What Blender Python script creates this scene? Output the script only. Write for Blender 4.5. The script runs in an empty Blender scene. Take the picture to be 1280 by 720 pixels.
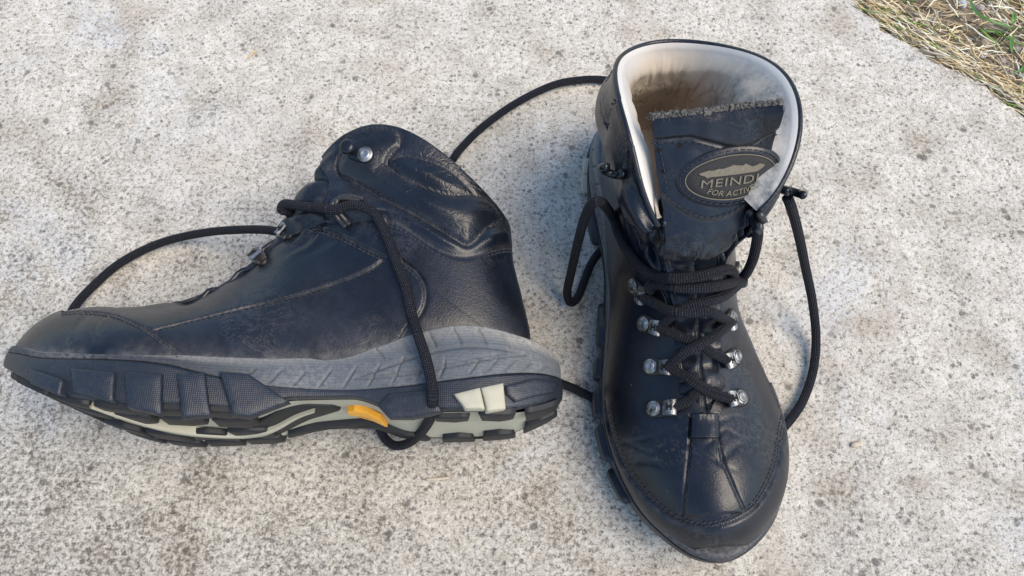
import bpy, math, random
import numpy as np
from mathutils import Vector, Matrix
from mathutils.bvhtree import BVHTree

random.seed(7)
rng = np.random.default_rng(7)
SC = bpy.context.scene
COL = SC.collection

# ------------------------------------------------------------------ camera, sky, sun, exposure
PITCH = math.radians(65.0); FPX = 1000.0; DIST = 0.5
CAM = np.array([0.0, -DIST * math.cos(PITCH), DIST * math.sin(PITCH)])
FW = np.array([0.0, math.cos(PITCH), -math.sin(PITCH)])
UP = np.array([0.0, math.sin(PITCH), math.cos(PITCH)])
RT = np.array([1.0, 0.0, 0.0])
cd = bpy.data.cameras.new('camera'); co = bpy.data.objects.new('camera', cd); COL.objects.link(co)
co.location = CAM; co.rotation_euler = (math.radians(90) - PITCH, 0, 0)
cd.sensor_width = 36.0; cd.lens = 36.0 * FPX / 1280.0; cd.clip_start = 0.01; cd.clip_end = 500
SC.camera = co
w = bpy.data.worlds.new('World'); SC.world = w; w.use_nodes = True
nt = w.node_tree; bg = nt.nodes['Background']
sky = nt.nodes.new('ShaderNodeTexSky'); sky.sky_type = 'NISHITA'; sky.sun_disc = False
SUN_EL, SUN_AZ = math.radians(58), math.radians(112)
sky.sun_elevation = SUN_EL; sky.sun_rotation = SUN_AZ; sky.dust_density = 0.8; sky.air_density = 1.2; sky.ozone_density = 2.5
nt.links.new(sky.outputs[0], bg.inputs[0]); bg.inputs[1].default_value = 0.14
sd = bpy.data.lights.new('sun', 'SUN'); so = bpy.data.objects.new('sun', sd); COL.objects.link(so)
sd.energy = 2.3; sd.angle = math.radians(42); sd.color = (1.0, 0.85, 0.66)
dv = Vector((math.sin(SUN_AZ) * math.cos(SUN_EL), math.cos(SUN_AZ) * math.cos(SUN_EL), math.sin(SUN_EL)))
so.rotation_euler = dv.to_track_quat('Z', 'Y').to_euler(); so.location = (0.5, 1, 2)
SC.view_settings.view_transform = 'Standard'; SC.view_settings.look = 'None'
SC.view_settings.exposure = 0.78; SC.view_settings.gamma = 1.0

# ------------------------------------------------------------------ numeric helpers
def ray(px, py):
    return FW + (px - 640) / FPX * RT - (py - 360) / FPX * UP

def on_z(px, py, z):
    d = ray(px, py); return CAM + d * ((z - CAM[2]) / d[2])

def on_y(px, py, y):
    d = ray(px, py); return CAM + d * ((y - CAM[1]) / d[1])

def pchip(x, y, q):
    x = np.asarray(x, float); y = np.asarray(y, float); q = np.clip(np.asarray(q, float), x[0], x[-1])
    h = np.diff(x); dl = np.diff(y) / h
    d = np.zeros_like(y)
    for i in range(1, len(x) - 1):
        if dl[i-1] * dl[i] > 0:
            w1 = 2*h[i] + h[i-1]; w2 = h[i] + 2*h[i-1]
            d[i] = (w1 + w2) / (w1 / dl[i-1] + w2 / dl[i])
    d[0] = dl[0]; d[-1] = dl[-1]
    k = np.clip(np.searchsorted(x, q, side='right') - 1, 0, len(x) - 2)
    t = (q - x[k]) / h[k]
    return ((2*t**3 - 3*t**2 + 1) * y[k] + (t**3 - 2*t**2 + t) * h[k] * d[k]
            + (-2*t**3 + 3*t**2) * y[k+1] + (t**3 - t**2) * h[k] * d[k+1])

def catmull(pts, n, closed=False):
    P = np.asarray(pts, float)
    if closed: Q = np.vstack([P[-1:], P, P[:2]])
    else: Q = np.vstack([2*P[0:1] - P[1:2], P, 2*P[-1:] - P[-2:-1]])
    m = len(Q) - 3; out = []
    for i in range(m):
        a, b, c, d = Q[i:i+4]
        t = np.linspace(0, 1, 24, endpoint=False)[:, None]
        out.append(0.5 * ((2*b) + (c - a)*t + (2*a - 5*b + 4*c - d)*t**2 + (-a + 3*b - 3*c + d)*t**3))
    out.append(Q[m+1:m+2]); C = np.vstack(out)
    L = np.concatenate([[0], np.cumsum(np.linalg.norm(np.diff(C, axis=0), axis=1))])
    q = np.linspace(0, L[-1], n, endpoint=not closed)
    return np.stack([np.interp(q, L, C[:, k]) for k in range(C.shape[1])], 1)

def vnoise(P, scale, seed=0):
    """gradient noise, about -1..1"""
    p = np.asarray(P) * scale + 57.3 + seed * 13.7
    i = np.floor(p).astype(np.int64); f = p - i; u = f*f*f*(f*(f*6 - 15) + 10)
    x, y, z = i[..., 0], i[..., 1], i[..., 2]; r = 0
    for dx in (0, 1):
        for dy in (0, 1):
            for dz in (0, 1):
                n = ((x+dx)*73856093) ^ ((y+dy)*19349663) ^ ((z+dz)*83492791) ^ (seed*2654435)
                n = (n ^ (n >> 13)) * 1274126177 & 0x7fffffff; n = (n ^ (n >> 16)) * 668265263 & 0x7fffffff
                g = [((n >> k) & 1023) / 511.5 - 1 for k in (2, 11, 19)]
                wgt = (u[..., 0] if dx else 1 - u[..., 0]) * (u[..., 1] if dy else 1 - u[..., 1]) * (u[..., 2] if dz else 1 - u[..., 2])
                r = r + wgt * (g[0]*(f[..., 0]-dx) + g[1]*(f[..., 1]-dy) + g[2]*(f[..., 2]-dz))
    return r * 1.5

def fbm(P, scale, seed=0, oct=3):
    r = 0; a = 1.0
    for k in range(oct):
        r = r + a * vnoise(P, scale * 2**k, seed + k); a *= .5
    return r

def sstep(a, b, x):
    t = np.clip((x - a) / (b - a), 0, 1); return t*t*(3 - 2*t)

def mindist(P, Q):
    """distance from each P to nearest point of Q"""
    P = P.reshape(-1, 3).astype(np.float32); Q = Q.astype(np.float32); out = np.empty(len(P), np.float32)
    q2 = (Q**2).sum(1)
    for a in range(0, len(P), 20000):
        b = P[a:a+20000]
        d = (b**2).sum(1)[:, None] + q2[None] - 2 * b @ Q.T
        out[a:a+20000] = np.sqrt(np.maximum(d.min(1), 0))
    return out

def inside(poly, x, y):
    poly = np.asarray(poly); r = np.zeros(x.shape, bool); n = len(poly); j = n - 1
    for i in range(n):
        xi, yi = poly[i]; xj, yj = poly[j]
        c = ((yi > y) != (yj > y)) & (x < (xj - xi) * (y - yi) / (yj - yi + 1e-12) + xi)
        r ^= c; j = i
    return r

# ------------------------------------------------------------------ object helpers
def mesh_obj(name, V, F, mat, parent=None, smooth=True, attrs=None, uv=None):
    V = np.asarray(V, float)
    me = bpy.data.meshes.new(name)
    if isinstance(F, np.ndarray) and F.ndim == 2:
        k = F.shape[1]; nf = len(F)
        me.vertices.add(len(V)); me.vertices.foreach_set('co', V.astype(np.float32).ravel())
        me.loops.add(nf * k); me.loops.foreach_set('vertex_index', F.astype(np.int32).ravel())
        me.polygons.add(nf); me.polygons.foreach_set('loop_start', np.arange(0, nf*k, k, dtype=np.int32))
        me.polygons.foreach_set('loop_total', np.full(nf, k, np.int32))
        me.update(calc_edges=True)
    else:
        me.from_pydata(V.tolist(), [], [list(map(int, f)) for f in F]); me.update()
    if smooth: me.polygons.foreach_set('use_smooth', np.ones(len(me.polygons), bool))
    if attrs:
        for k, a in attrs.items():
            at = me.attributes.new(k, 'FLOAT', 'POINT'); at.data.foreach_set('value', np.asarray(a, np.float32).ravel())
    if uv is not None:
        ul = me.uv_layers.new(name='UVMap'); li = np.empty(len(me.loops), np.int32)
        me.loops.foreach_get('vertex_index', li); ul.data.foreach_set('uv', np.asarray(uv, np.float32)[li].ravel())
    for m in (mat if isinstance(mat, (list, tuple)) else [mat]): me.materials.append(m)
    o = bpy.data.objects.new(name, me); COL.objects.link(o)
    if parent is not None: o.parent = parent
    return o

def grid_faces(n, m, wrap=False, off=0, flip=False):
    i, j = np.meshgrid(np.arange(n - 1), np.arange(m if wrap else m - 1), indexing='ij')
    a = i*m + j; b = i*m + (j+1) % m; c = (i+1)*m + (j+1) % m; d = (i+1)*m + j
    F = np.stack([a, b, c, d], -1).reshape(-1, 4) + off
    return F[:, ::-1] if flip else F

def normals_grid(P):
    du = np.gradient(P, axis=0); dv = np.gradient(P, axis=1)
    n = np.cross(du, dv); l = np.linalg.norm(n, axis=-1, keepdims=True)
    return n / np.maximum(l, 1e-12)

def tube(path, r, nseg=14, closed_ends=True, squash=None, rad=None):
    P = np.asarray(path, float); n = len(P)
    T = np.gradient(P, axis=0); T /= np.linalg.norm(T, axis=1, keepdims=True) + 1e-12
    N = np.zeros_like(P); a = np.array([0, 0, 1.0]) if abs(T[0][2]) < .9 else np.array([1.0, 0, 0])
    v = a - T[0] * (a @ T[0]); N[0] = v / np.linalg.norm(v)
    for i in range(1, n):
        v = N[i-1] - T[i] * (N[i-1] @ T[i]); N[i] = v / (np.linalg.norm(v) + 1e-12)
    B = np.cross(T, N)
    ang = np.linspace(0, 2*math.pi, nseg, endpoint=False)
    R = np.full(n, r) if rad is None else np.asarray(rad)
    V = P[:, None] + R[:, None, None] * (np.cos(ang)[None, :, None] * N[:, None] + np.sin(ang)[None, :, None] * B[:, None])
    L = np.concatenate([[0], np.cumsum(np.linalg.norm(np.diff(P, axis=0), axis=1))])
    uv = np.stack([np.repeat(L[:, None], nseg, 1), np.repeat(ang[None] / (2*math.pi), n, 0)], -1).reshape(-1, 2)
    V = V.reshape(-1, 3); F = grid_faces(n, nseg, wrap=True).tolist()
    if closed_ends:
        F.append(list(range(nseg))[::-1]); F.append([(n-1)*nseg + k for k in range(nseg)])
    return V, F, uv, (ang, L)

def tag(o, label=None, cat=None, group=None, kind=None):
    if label: o['label'] = label
    if cat: o['category'] = cat
    if group: o['group'] = group
    if kind: o['kind'] = kind
    return o

# ------------------------------------------------------------------ materials
class NT:
    def __init__(s, name):
        s.m = bpy.data.materials.new(name); s.m.use_nodes = True; s.t = s.m.node_tree
        s.b = s.t.nodes['Principled BSDF']; s.tc = s.t.nodes.new('ShaderNodeTexCoord')
    def n(s, kind, **kw):
        x = s.t.nodes.new('ShaderNode' + kind)
        for k, v in kw.items(): setattr(x, k, v)
        return x
    def l(s, a, b): s.t.links.new(a, b)
    def noise(s, scale, detail=4, rough=.55, src=None, dist=0.0):
        x = s.n('TexNoise'); x.inputs['Scale'].default_value = scale; x.inputs['Detail'].default_value = detail
        x.inputs['Roughness'].default_value = rough; x.inputs['Distortion'].default_value = dist
        s.l(src or s.tc.outputs['Object'], x.inputs['Vector']); return x.outputs['Fac']
    def voro(s, scale, feature='F1', out='Distance', src=None, rnd=1.0):
        x = s.n('TexVoronoi', feature=feature); x.inputs['Scale'].default_value = scale
        x.inputs['Randomness'].default_value = rnd
        s.l(src or s.tc.outputs['Object'], x.inputs['Vector']); return x.outputs[out]
    def ramp(s, src, pts):
        x = s.n('ValToRGB'); s.l(src, x.inputs[0]); e = x.color_ramp.elements
        while len(e) < len(pts): e.new(.5)
        for q, (p, c) in zip(e, pts):
            q.position = p; q.color = (c, c, c, 1) if not isinstance(c, tuple) else (*c, 1)
        return x.outputs[0]
    def mix(s, fac, a, b, blend='MIX'):
        x = s.n('Mix', data_type='RGBA', blend_type=blend)
        for v, i in ((fac, 0), (a, 6), (b, 7)):
            if isinstance(v, (int, float)): x.inputs[i].default_value = v if i == 0 else (v, v, v, 1)
            elif isinstance(v, tuple): x.inputs[i].default_value = (*v, 1)
            else: s.l(v, x.inputs[i])
        return x.outputs[2]
    def math(s, op, a, b=0.0, c=None, clamp=False):
        x = s.n('Math', operation=op); x.use_clamp = clamp
        for i, v in enumerate((a, b) if c is None else (a, b, c)):
            if isinstance(v, (int, float)): x.inputs[i].default_value = v
            else: s.l(v, x.inputs[i])
        return x.outputs[0]
    def attr(s, name):
        x = s.n('Attribute'); x.attribute_name = name; return x.outputs['Fac']
    def bump(s, h, dist, strength=1.0, prev=None):
        x = s.n('Bump'); x.inputs['Strength'].default_value = strength; x.inputs['Distance'].default_value = dist
        s.l(h, x.inputs['Height'])
        if prev is not None: s.l(prev, x.inputs['Normal'])
        return x.outputs[0]
    def fin(s, col=None, rough=None, normal=None, metal=None, spec=None):
        for v, k in ((col, 'Base Color'), (rough, 'Roughness'), (metal, 'Metallic'), (spec, 'Specular IOR Level')):
            if v is None: continue
            if isinstance(v, (int, float)): s.b.inputs[k].default_value = v
            elif isinstance(v, tuple): s.b.inputs[k].default_value = (*v, 1)
            else: s.l(v, s.b.inputs[k])
        if normal is not None: s.l(normal, s.b.inputs['Normal'])
        return s.m

def mat_leather(name='leather', base=(.0033, .0048, .0082), base2=(.0062, .0103, .0200), dustamt=.9):
    q = NT(name)
    n1 = q.noise(38, 5); n2 = q.noise(260, 6, .65); n3 = q.noise(1500, 3)
    col = q.mix(q.ramp(n1, [(.35, 0), (.7, 1)]), base, base2)
    d = q.math('MULTIPLY', q.attr('dust'), q.ramp(n2, [(.3, .15), (.72, 1)]))
    sp = q.ramp(q.voro(190, rnd=1), [(.05, 1), (.09, 0)])           # pale dust specks
    gate = q.ramp(q.noise(90, 3), [(.58, 0), (.68, 1)])
    film = q.math('MULTIPLY', q.ramp(q.noise(17, 4), [(.45, 0), (.75, .09 * dustamt)]), q.ramp(n2, [(.3, .5), (.7, 1)]))
    sc = q.ramp(q.noise(70, 7, .8, dist=1.5), [(.485, 0), (.5, .28), (.515, 0)])   # light scuffs
    sc = q.math('MULTIPLY', sc, q.ramp(q.noise(22, 2), [(.5, 0), (.62, 1)]))
    tot = q.math('ADD', d, q.math('MULTIPLY', q.math('MULTIPLY', sp, gate), .5))
    tot = q.math('ADD', tot, film); tot = q.math('ADD', tot, sc, clamp=True)
    tot = q.math('MULTIPLY', tot, .8)
    col = q.mix(tot, col, (.24, .225, .20))
    rough = q.math('ADD', q.math('MULTIPLY', n1, .16), q.math('MULTIPLY', n2, .22))
    rough = q.math('ADD', rough, .14); rough = q.math('ADD', rough, q.math('MULTIPLY', tot, .35), clamp=True)
    b = q.bump(q.voro(1100, 'F1'), .00010, .5)
    b = q.bump(n2, .00022, .5, b)
    wp = q.n('Mapping'); wp.inputs['Scale'].default_value = (1.0, .8, 1.5); wp.inputs['Rotation'].default_value = (0, .5, 0)
    ns = q.n('TexNoise'); ns.inputs['Scale'].default_value = 55; ns.inputs['Detail'].default_value = 3; q.l(q.tc.outputs['Object'], ns.inputs['Vector'])
    mx = q.n('Mix', data_type='RGBA', blend_type='LINEAR_LIGHT'); mx.inputs[0].default_value = .010; q.l(q.tc.outputs['Object'], mx.inputs[6]); q.l(ns.outputs['Color'], mx.inputs[7]); q.l(mx.outputs[2], wp.inputs['Vector'])
    cr = q.ramp(q.voro(95, 'DISTANCE_TO_EDGE', src=wp.outputs[0]), [(0, 0), (.07, 1)])
    cr2 = q.ramp(q.voro(240, 'DISTANCE_TO_EDGE', src=wp.outputs[0]), [(0, 0), (.10, 1)])
    inv = q.math('MULTIPLY', q.math('SUBTRACT', 1.0, cr), q.attr('crease')); inv2 = q.math('MULTIPLY', q.math('SUBTRACT', 1.0, cr2), q.math('ADD', q.math('MULTIPLY', q.attr('crease'), .35), .06))
    b = q.bump(q.math('SUBTRACT', 1.0, q.math('ADD', inv, inv2)), .00018, .6, b)
    
    return q.fin(col, rough, b, spec=.42)

def mat_rubber(name, c1, c2, rough=.55, ribs=False, dust=.4):
    q = NT(name); n = q.noise(60, 5); n2 = q.noise(500, 5, .7)
    col = q.mix(n, c1, c2)
    if name == 'grey_rubber': col = q.mix(q.attr('tone'), col, (.014, .018, .027))
    df = q.math('MULTIPLY', q.ramp(n2, [(.35, 0), (.75, dust)]), q.ramp(q.noise(25, 4), [(.35, .2), (.65, 1)]))
    df = q.math('MAXIMUM', df, q.math('MULTIPLY', q.attr('dust'), q.ramp(n2, [(.25, .3), (.7, 1)])))
    col = q.mix(df, col, (.30, .285, .25))
    b = q.bump(n2, .0003, .5)
    if ribs == 'wave':
        wv = q.n('TexWave', wave_type='BANDS', bands_direction='Z'); wv.inputs['Scale'].default_value = 210
        wv.inputs['Distortion'].default_value = 2.5; wv.inputs['Detail'].default_value = 1; wv.inputs['Detail Scale'].default_value = 1.2
        q.l(q.tc.outputs['Object'], wv.inputs['Vector']); b = q.bump(wv.outputs['Fac'], .00018, .4, b)
    elif ribs == 'dots':
        for ax in ('X', 'Z'):
            wv = q.n('TexWave', wave_type='BANDS', bands_direction=ax); wv.inputs['Scale'].default_value = 330
            q.l(q.tc.outputs['Object'], wv.inputs['Vector']); b = q.bump(wv.outputs['Fac'], .00012, .35, b)
    return q.fin(col, rough, b)

def mat_plain(name, c, rough=.5, metal=0.0, bumpd=.0001, scale=600, var=.25):
    q = NT(name); n = q.noise(scale, 4)
    col = q.mix(n, tuple(x*(1-var) for x in c), tuple(min(1, x*(1+var)) for x in c))
    return q.fin(col, rough, q.bump(n, bumpd), metal)

def mat_metal():
    q = NT('nickel'); n = q.noise(180, 6, .7); n2 = q.noise(900, 3)
    dirt_shade = q.ramp(n, [(.42, 0), (.62, 1)])
    col = q.mix(dirt_shade, (.38, .385, .38), (.06, .052, .042))
    r = q.math('ADD', q.math('MULTIPLY', dirt_shade, .3), .38)
    return q.fin(col, r, q.bump(n2, .00008), .95)

def mat_lace():
    q = NT('lace_cord'); uv = q.tc.outputs['UV']
    sp = q.n('SeparateXYZ'); q.l(uv, sp.inputs[0])
    a = q.math('MULTIPLY', sp.outputs[0], 2*math.pi/.0024); b_ = q.math('MULTIPLY', sp.outputs[1], 2*math.pi*8)
    s1 = q.math('SINE', q.math('ADD', a, b_)); s2 = q.math('SINE', q.math('SUBTRACT', a, b_))
    h = q.math('MULTIPLY', s1, s2)
    n = q.noise(700, 4)
    col = q.mix(q.ramp(h, [(.35, 0), (.9, 1)]), (.006, .0065, .010), (.030, .034, .052))
    fl = q.math('MULTIPLY', q.ramp(h, [(.55, 0), (.95, 1)]), q.ramp(n, [(.52, 0), (.66, .6)]))
    col = q.mix(fl, col, (.20, .20, .24))
    return q.fin(col, .78, q.bump(h, .0005, .9), spec=.3)

def mat_lining():
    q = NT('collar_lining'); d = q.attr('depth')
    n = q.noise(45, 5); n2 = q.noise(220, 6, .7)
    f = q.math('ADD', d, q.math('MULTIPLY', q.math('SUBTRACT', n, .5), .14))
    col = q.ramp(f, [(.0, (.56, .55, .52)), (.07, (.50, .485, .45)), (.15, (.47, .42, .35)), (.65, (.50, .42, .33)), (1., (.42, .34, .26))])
    col = q.mix(q.ramp(q.noise(130, 7, .8, dist=2.0), [(.485, 0), (.5, .45), (.515, 0)]), col, (.55, .50, .42))
    st = q.math('MULTIPLY', q.attr('stain'), q.ramp(n2, [(.3, .3), (.65, 1)]))
    col = q.mix(q.math('MULTIPLY', st, 1.0, clamp=True), col, (.085, .10, .11))
    return q.fin(col, .62, q.bump(n2, .0005, .5))

def mat_patch_fuzz():
    q = NT('fleece'); n = q.noise(900, 5, .8)
    return q.fin(q.ramp(n, [(.3, (.05, .045, .04)), (.7, (.25, .24, .22))]), .95, q.bump(n, .001))

def mat_concrete():
    q = NT('concrete'); P = q.tc.outputs['Object']
    big = q.noise(6, 5, .6); mid = q.noise(30, 6, .7); med = q.noise(120, 6, .75); fine = q.noise(360, 6, .8); gr = q.noise(900, 4, .75)
    col = q.mix(q.ramp(med, [(.38, 0), (.58, 1)]), (.46, .41, .33), (.76, .715, .62))
    col = q.mix(q.ramp(fine, [(.41, 1), (.47, 0)]), col, (.23, .205, .17))
    col = q.mix(q.ramp(gr, [(.51, 0), (.58, .75)]), col, (.86, .84, .77))
    v1 = q.voro(230, src=P); sel1 = q.ramp(q.noise(80, 3, src=P), [(.47, 0), (.56, 1)])
    g1 = q.math('MULTIPLY', q.ramp(v1, [(.24, 1), (.33, 0)]), sel1); g1 = q.math('MULTIPLY', g1, q.ramp(gr, [(.40, 1), (.65, .2)]))
    col = q.mix(q.math('MULTIPLY', g1, .85), col, (.085, .08, .072))
    v2 = q.voro(75, src=P); g2 = q.math('MULTIPLY', q.ramp(q.math('ADD', v2, q.math('MULTIPLY', fine, .15)), [(.20, 1), (.29, 0)]), q.ramp(q.noise(30, 3, src=P), [(.47, 0), (.55, 1)]))
    col = q.mix(q.math('MULTIPLY', g2, .7), col, (.08, .078, .075))
    st = q.math('MULTIPLY', q.ramp(mid, [(.48, 0), (.62, 1)]), q.ramp(fine, [(.42, 1), (.60, .1)]))
    col = q.mix(q.math('MULTIPLY', st, .55), col, (.15, .13, .10))
    br = q.math('MULTIPLY', q.ramp(q.noise(15, 5, .7), [(.53, 0), (.70, .5)]), q.ramp(med, [(.35, 1), (.65, .3)]))
    col = q.mix(br, col, (.42, .30, .18), 'MIX')
    bl = q.math('MULTIPLY', q.ramp(q.noise(8, 4, .6, dist=.6), [(.56, 0), (.68, .55)]), q.ramp(fine, [(.42, 0), (.58, 1)]))
    col = q.mix(bl, col, (.66, .71, .76), 'MIX')
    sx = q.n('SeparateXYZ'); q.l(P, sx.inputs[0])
    g = q.math('ADD', q.math('MULTIPLY', sx.outputs[1], -2.8), q.math('MULTIPLY', sx.outputs[0], -1.5))  # lower-left shade painted into the slab colour as a gradient
    dirt_shade = q.math('ADD', g, q.math('MULTIPLY', q.math('SUBTRACT', big, .5), 1.5)); dirt_shade = q.math('ADD', dirt_shade, q.math('MULTIPLY', q.math('SUBTRACT', mid, .5), 1.2))  # noise breaks the painted shade up with mottled dirt
    dirt_shade = q.math('MULTIPLY', dirt_shade, 1.0, clamp=True)
    dirt_shade = q.math('MULTIPLY', q.math('MINIMUM', q.math('ADD', dirt_shade, .05), 1.0), .80)
    col = q.mix(q.math('MULTIPLY', dirt_shade, q.ramp(fine, [(.45, 1), (.55, .12)])), col, (.10, .09, .076))
    b = q.bump(fine, .0018, .9); b = q.bump(med, .0028, .6, b); b = q.bump(q.ramp(v1, [(.15, 0), (.35, 1)]), .0005, .6, b)
    b = q.bump(q.ramp(v2, [(.1, 0), (.25, 1)]), .0006, .6, b)
    return q.fin(col, .92, b, spec=.25)

M_LEA = mat_leather(); M_LEA2 = mat_leather('collar_leather', (.012, .012, .012), (.022, .023, .025), 1.6)
M_RAND = mat_rubber('grey_rubber', (.045, .058, .072), (.075, .09, .105), .62, 'wave', .55)
M_SIDE = mat_rubber('blue_black_rubber', (.005, .008, .014), (.011, .017, .029), .45, 'dots', .10)
M_BLK = mat_rubber('black_rubber', (.004, .005, .006), (.008, .009, .011), .6, False, .03)
M_CREAM = mat_rubber('cream_rubber', (.36, .34, .25), (.46, .435, .33), .6, False, .30)
M_ORG = mat_plain('orange_plastic', (.80, .37, .03), .45, var=.12)
M_LACE = mat_lace(); M_LIN = mat_lining(); M_MET = mat_metal(); M_FUZZ = mat_patch_fuzz()
M_THR = mat_plain('thread', (.020, .024, .036), .8)
M_GOLD = mat_plain('gold_print', (.15, .13, .095), .8, bumpd=.0002, var=.4, scale=900)
M_DARKM = mat_plain('dark_metal', (.02, .024, .03), .25, .6)
M_LOOP = mat_leather('webbing', (.012, .012, .014), (.03, .03, .032), 2.0)
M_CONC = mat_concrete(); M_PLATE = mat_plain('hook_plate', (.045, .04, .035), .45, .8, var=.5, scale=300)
M_HOLE = mat_plain('hole_black', (.002, .002, .002), .9)

# ------------------------------------------------------------------ ground
# slab edge along the dry grass (measured on the ground)
edge_px = [(1040, -60), (1062, -12), (1078, 12), (1098, 22), (1103, 35), (1118, 42), (1140, 54), (1160, 68), (1185, 82), (1205, 90), (1232, 105), (1262, 130), (1290, 150), (1330, 180)]
edge = np.array([on_z(x, y, 0)[:2] for x, y in edge_px])
EDG = catmull(edge, 140)
EDG += np.stack([vnoise(np.c_[EDG, EDG[:, :1]*0], 160, 3), vnoise(np.c_[EDG, EDG[:, :1]*0], 160, 5)], 1) * .0016
def slab():
    # dense sheet under the photograph, generous skirt outside
    far0 = EDG[0] + np.array([-2.0, 2.2]); far1 = EDG[-1] + np.array([3.0, -1.9])
    ed = np.vstack([far0[None], EDG, far1[None]])
    n = len(ed); d = np.array([-.62, -.78]); rows = []
    offs = [0.0, .0006, .0018, .004, .01, .03, .08, .16, .25, .35, .5, .7, 1.0, 2.0, 4.0]
    V = []
    zs = [-.0035, -.0014, -.0004] + [0.0] * 20
    V += [(*p, -.09) for p in ed]
    for o, z in zip(offs, zs): V += [(p[0] + d[0]*o, p[1] + d[1]*o, z) for p in ed]
    V = np.array(V); F = grid_faces(len(offs) + 1, n, flip=True)
    dirt_shade = np.zeros(len(V))
    o = mesh_obj('concrete_slab', V, F, M_CONC, smooth=True, attrs={'dirt_shade': dirt_shade}); tag(o, kind='structure')
    return o
SLAB = slab()

def soil():
    q = NT('soil'); n = q.noise(90, 6, .7); n2 = q.noise(600, 5, .7)
    col = q.mix(n, (.16, .125, .085), (.34, .28, .20)); col = q.mix(q.ramp(n2, [(.35, 0), (.7, .6)]), col, (.34, .29, .22))
    m = q.fin(col, .95, q.bump(n, .006))
    bm_v = [(-60, -60, -.02), (60, -60, -.02), (60, 60, -.02), (-60, 60, -.02)]
    o = mesh_obj('ground', bm_v, [(0, 1, 2, 3)], m, smooth=False); tag(o, kind='structure')
    # bank of soil beside the slab
    n_ = 160; xs = np.linspace(.1, 1.1, n_); ys = np.linspace(.0, 1.0, n_)
    X, Y = np.meshgrid(xs, ys, indexing='ij'); P = np.stack([X, Y, X*0], -1)
    Z = -.008 + .004 * fbm(P, 45, 2) + .002 * fbm(P, 200, 3, 2)
    ds = np.min(np.hypot(X[..., None] - EDG[None, None, ::4, 0], Y[..., None] - EDG[None, None, ::4, 1]), -1)
    nx = np.array([.62, .78]); side = ((X - EDG[70, 0]) * nx[0] + (Y - EDG[70, 1]) * nx[1])
    Z = Z - .006 * np.exp(-(ds/.006)**2) - .10 * sstep(.01, .06, -side)
    P[..., 2] = Z
    o = mesh_obj('soil_bank', P.reshape(-1, 3), grid_faces(n_, n_, flip=True), m); tag(o, kind='structure')
    return m
M_SOIL = soil()

# ------------------------------------------------------------------ boot shape (canonical: right boot, X to toe, lateral side -Y, Z up)
OUT = [(0, 0), (.004, .0125), (.0165, .0250), (.038, .0345), (.062, .0375), (.09, .0355), (.12, .0345), (.15, .037), (.175, .043), (.20, .049), (.22, .051), (.24, .0495),
       (.258, .0435), (.274, .033), (.286, .018), (.2915, .002), (.2875, -.014), (.275, -.0275), (.26, -.0375), (.24, -.0445), (.22, -.0480), (.195, -.0480), (.17, -.0435),
       (.14, -.0380), (.11, -.0345), (.08, -.0355), (.058, -.0375), (.036, -.0352), (.0155, -.0255), (.004, -.0125)]
PER = catmull(OUT, 1200, closed=True)
TPER = np.roll(PER, -1, 0) - np.roll(PER, 1, 0); TPER /= np.linalg.norm(TPER, axis=1, keepdims=True)
NPER = np.stack([-TPER[:, 1], TPER[:, 0]], 1)
if (NPER * (PER - np.array([.15, 0]))).sum() < 0: NPER = -NPER
def half(X, side, inset=0.0):
    """outline half width at X on side (+1 medial, -1 lateral)"""
    Q = PER + NPER * (-inset); k = (Q[:, 1] * side > 0)
    q = Q[k]; o = np.argsort(q[:, 0]); return np.interp(X, q[o, 0], np.abs(q[o, 1]), left=0, right=0)
ZB = lambda X: pchip([0, .012, .032, .08, .105, .13, .16, .20, .225, .25, .275, .296], [.0125, .0060, .0008, 0, .007, .006, 0, 0, .0025, .010, .021, .031], X)
ZT = lambda X: pchip([0, .02, .05, .075, .095, .12, .15, .20, .25, .275, .296], [.037, .041, .0445, .041, .034, .029, .027, .0265, .030, .037, .043], X)
ZM = lambda X: pchip([0, .02, .05, .08, .11, .14, .17, .19, .25, .275, .296], [.026, .023, .018, .0145, .0125, .0135, .018, .022, .0265, .033, .040], X)

SEC = np.array([
 # Bx     Bz     Ax     Az     W     m    bulge
 (.2825, .0430, .2825, .0330, 0.0, 0.0, 0.0),
 (.2810, .0500, .2815, .0290, 0.0, 0.0, 0.0),
 (.2740, .0585, .2770, .0260, 0.0, 0.0, 0.0),
 (.2620, .0635, .2660, .0240, 0.0, 0.0, 0.0),
 (.2450, .0650, .2480, .0220, 0.0, 0.0, 0.0),
 (.2260, .0645, .2270, .0210, 0.0, 0.0, 0.0),
 (.2080, .0665, .2050, .0200, 0.0, 0.0, 0.0),
 (.1900, .0745, .1800, .0200, 0.0, 0.0, 0.0),
 (.1755, .0880, .1500, .0200, .0330, 0.0, 0.0),
 (.1650, .1030, .1150, .0210, .0325, .15, 0.0),
 (.1600, .1150, .0800, .0220, .0320, .35, 0.0),
 (.1570, .1220, .0450, .0240, .0335, .65, 0.0),
 (.1555, .1255, .0220, .0320, .0345, .9, 0.0),
 (.1550, .1275, .0180, .0480, .0350, 1.0, .004),
 (.1545, .1290, .0225, .0710, .0370, 1.0, .011),
 (.1540, .1300, .0270, .0930, .0415, 1.0, .020),
 (.1535, .1305, .0285, .1115, .0455, 1.0, .030)])
KS = np.arange(len(SEC)).astype(float)
UIN = .0048
def section(k):
    return [pchip(KS, SEC[:, i], k) for i in range(7)]
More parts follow.
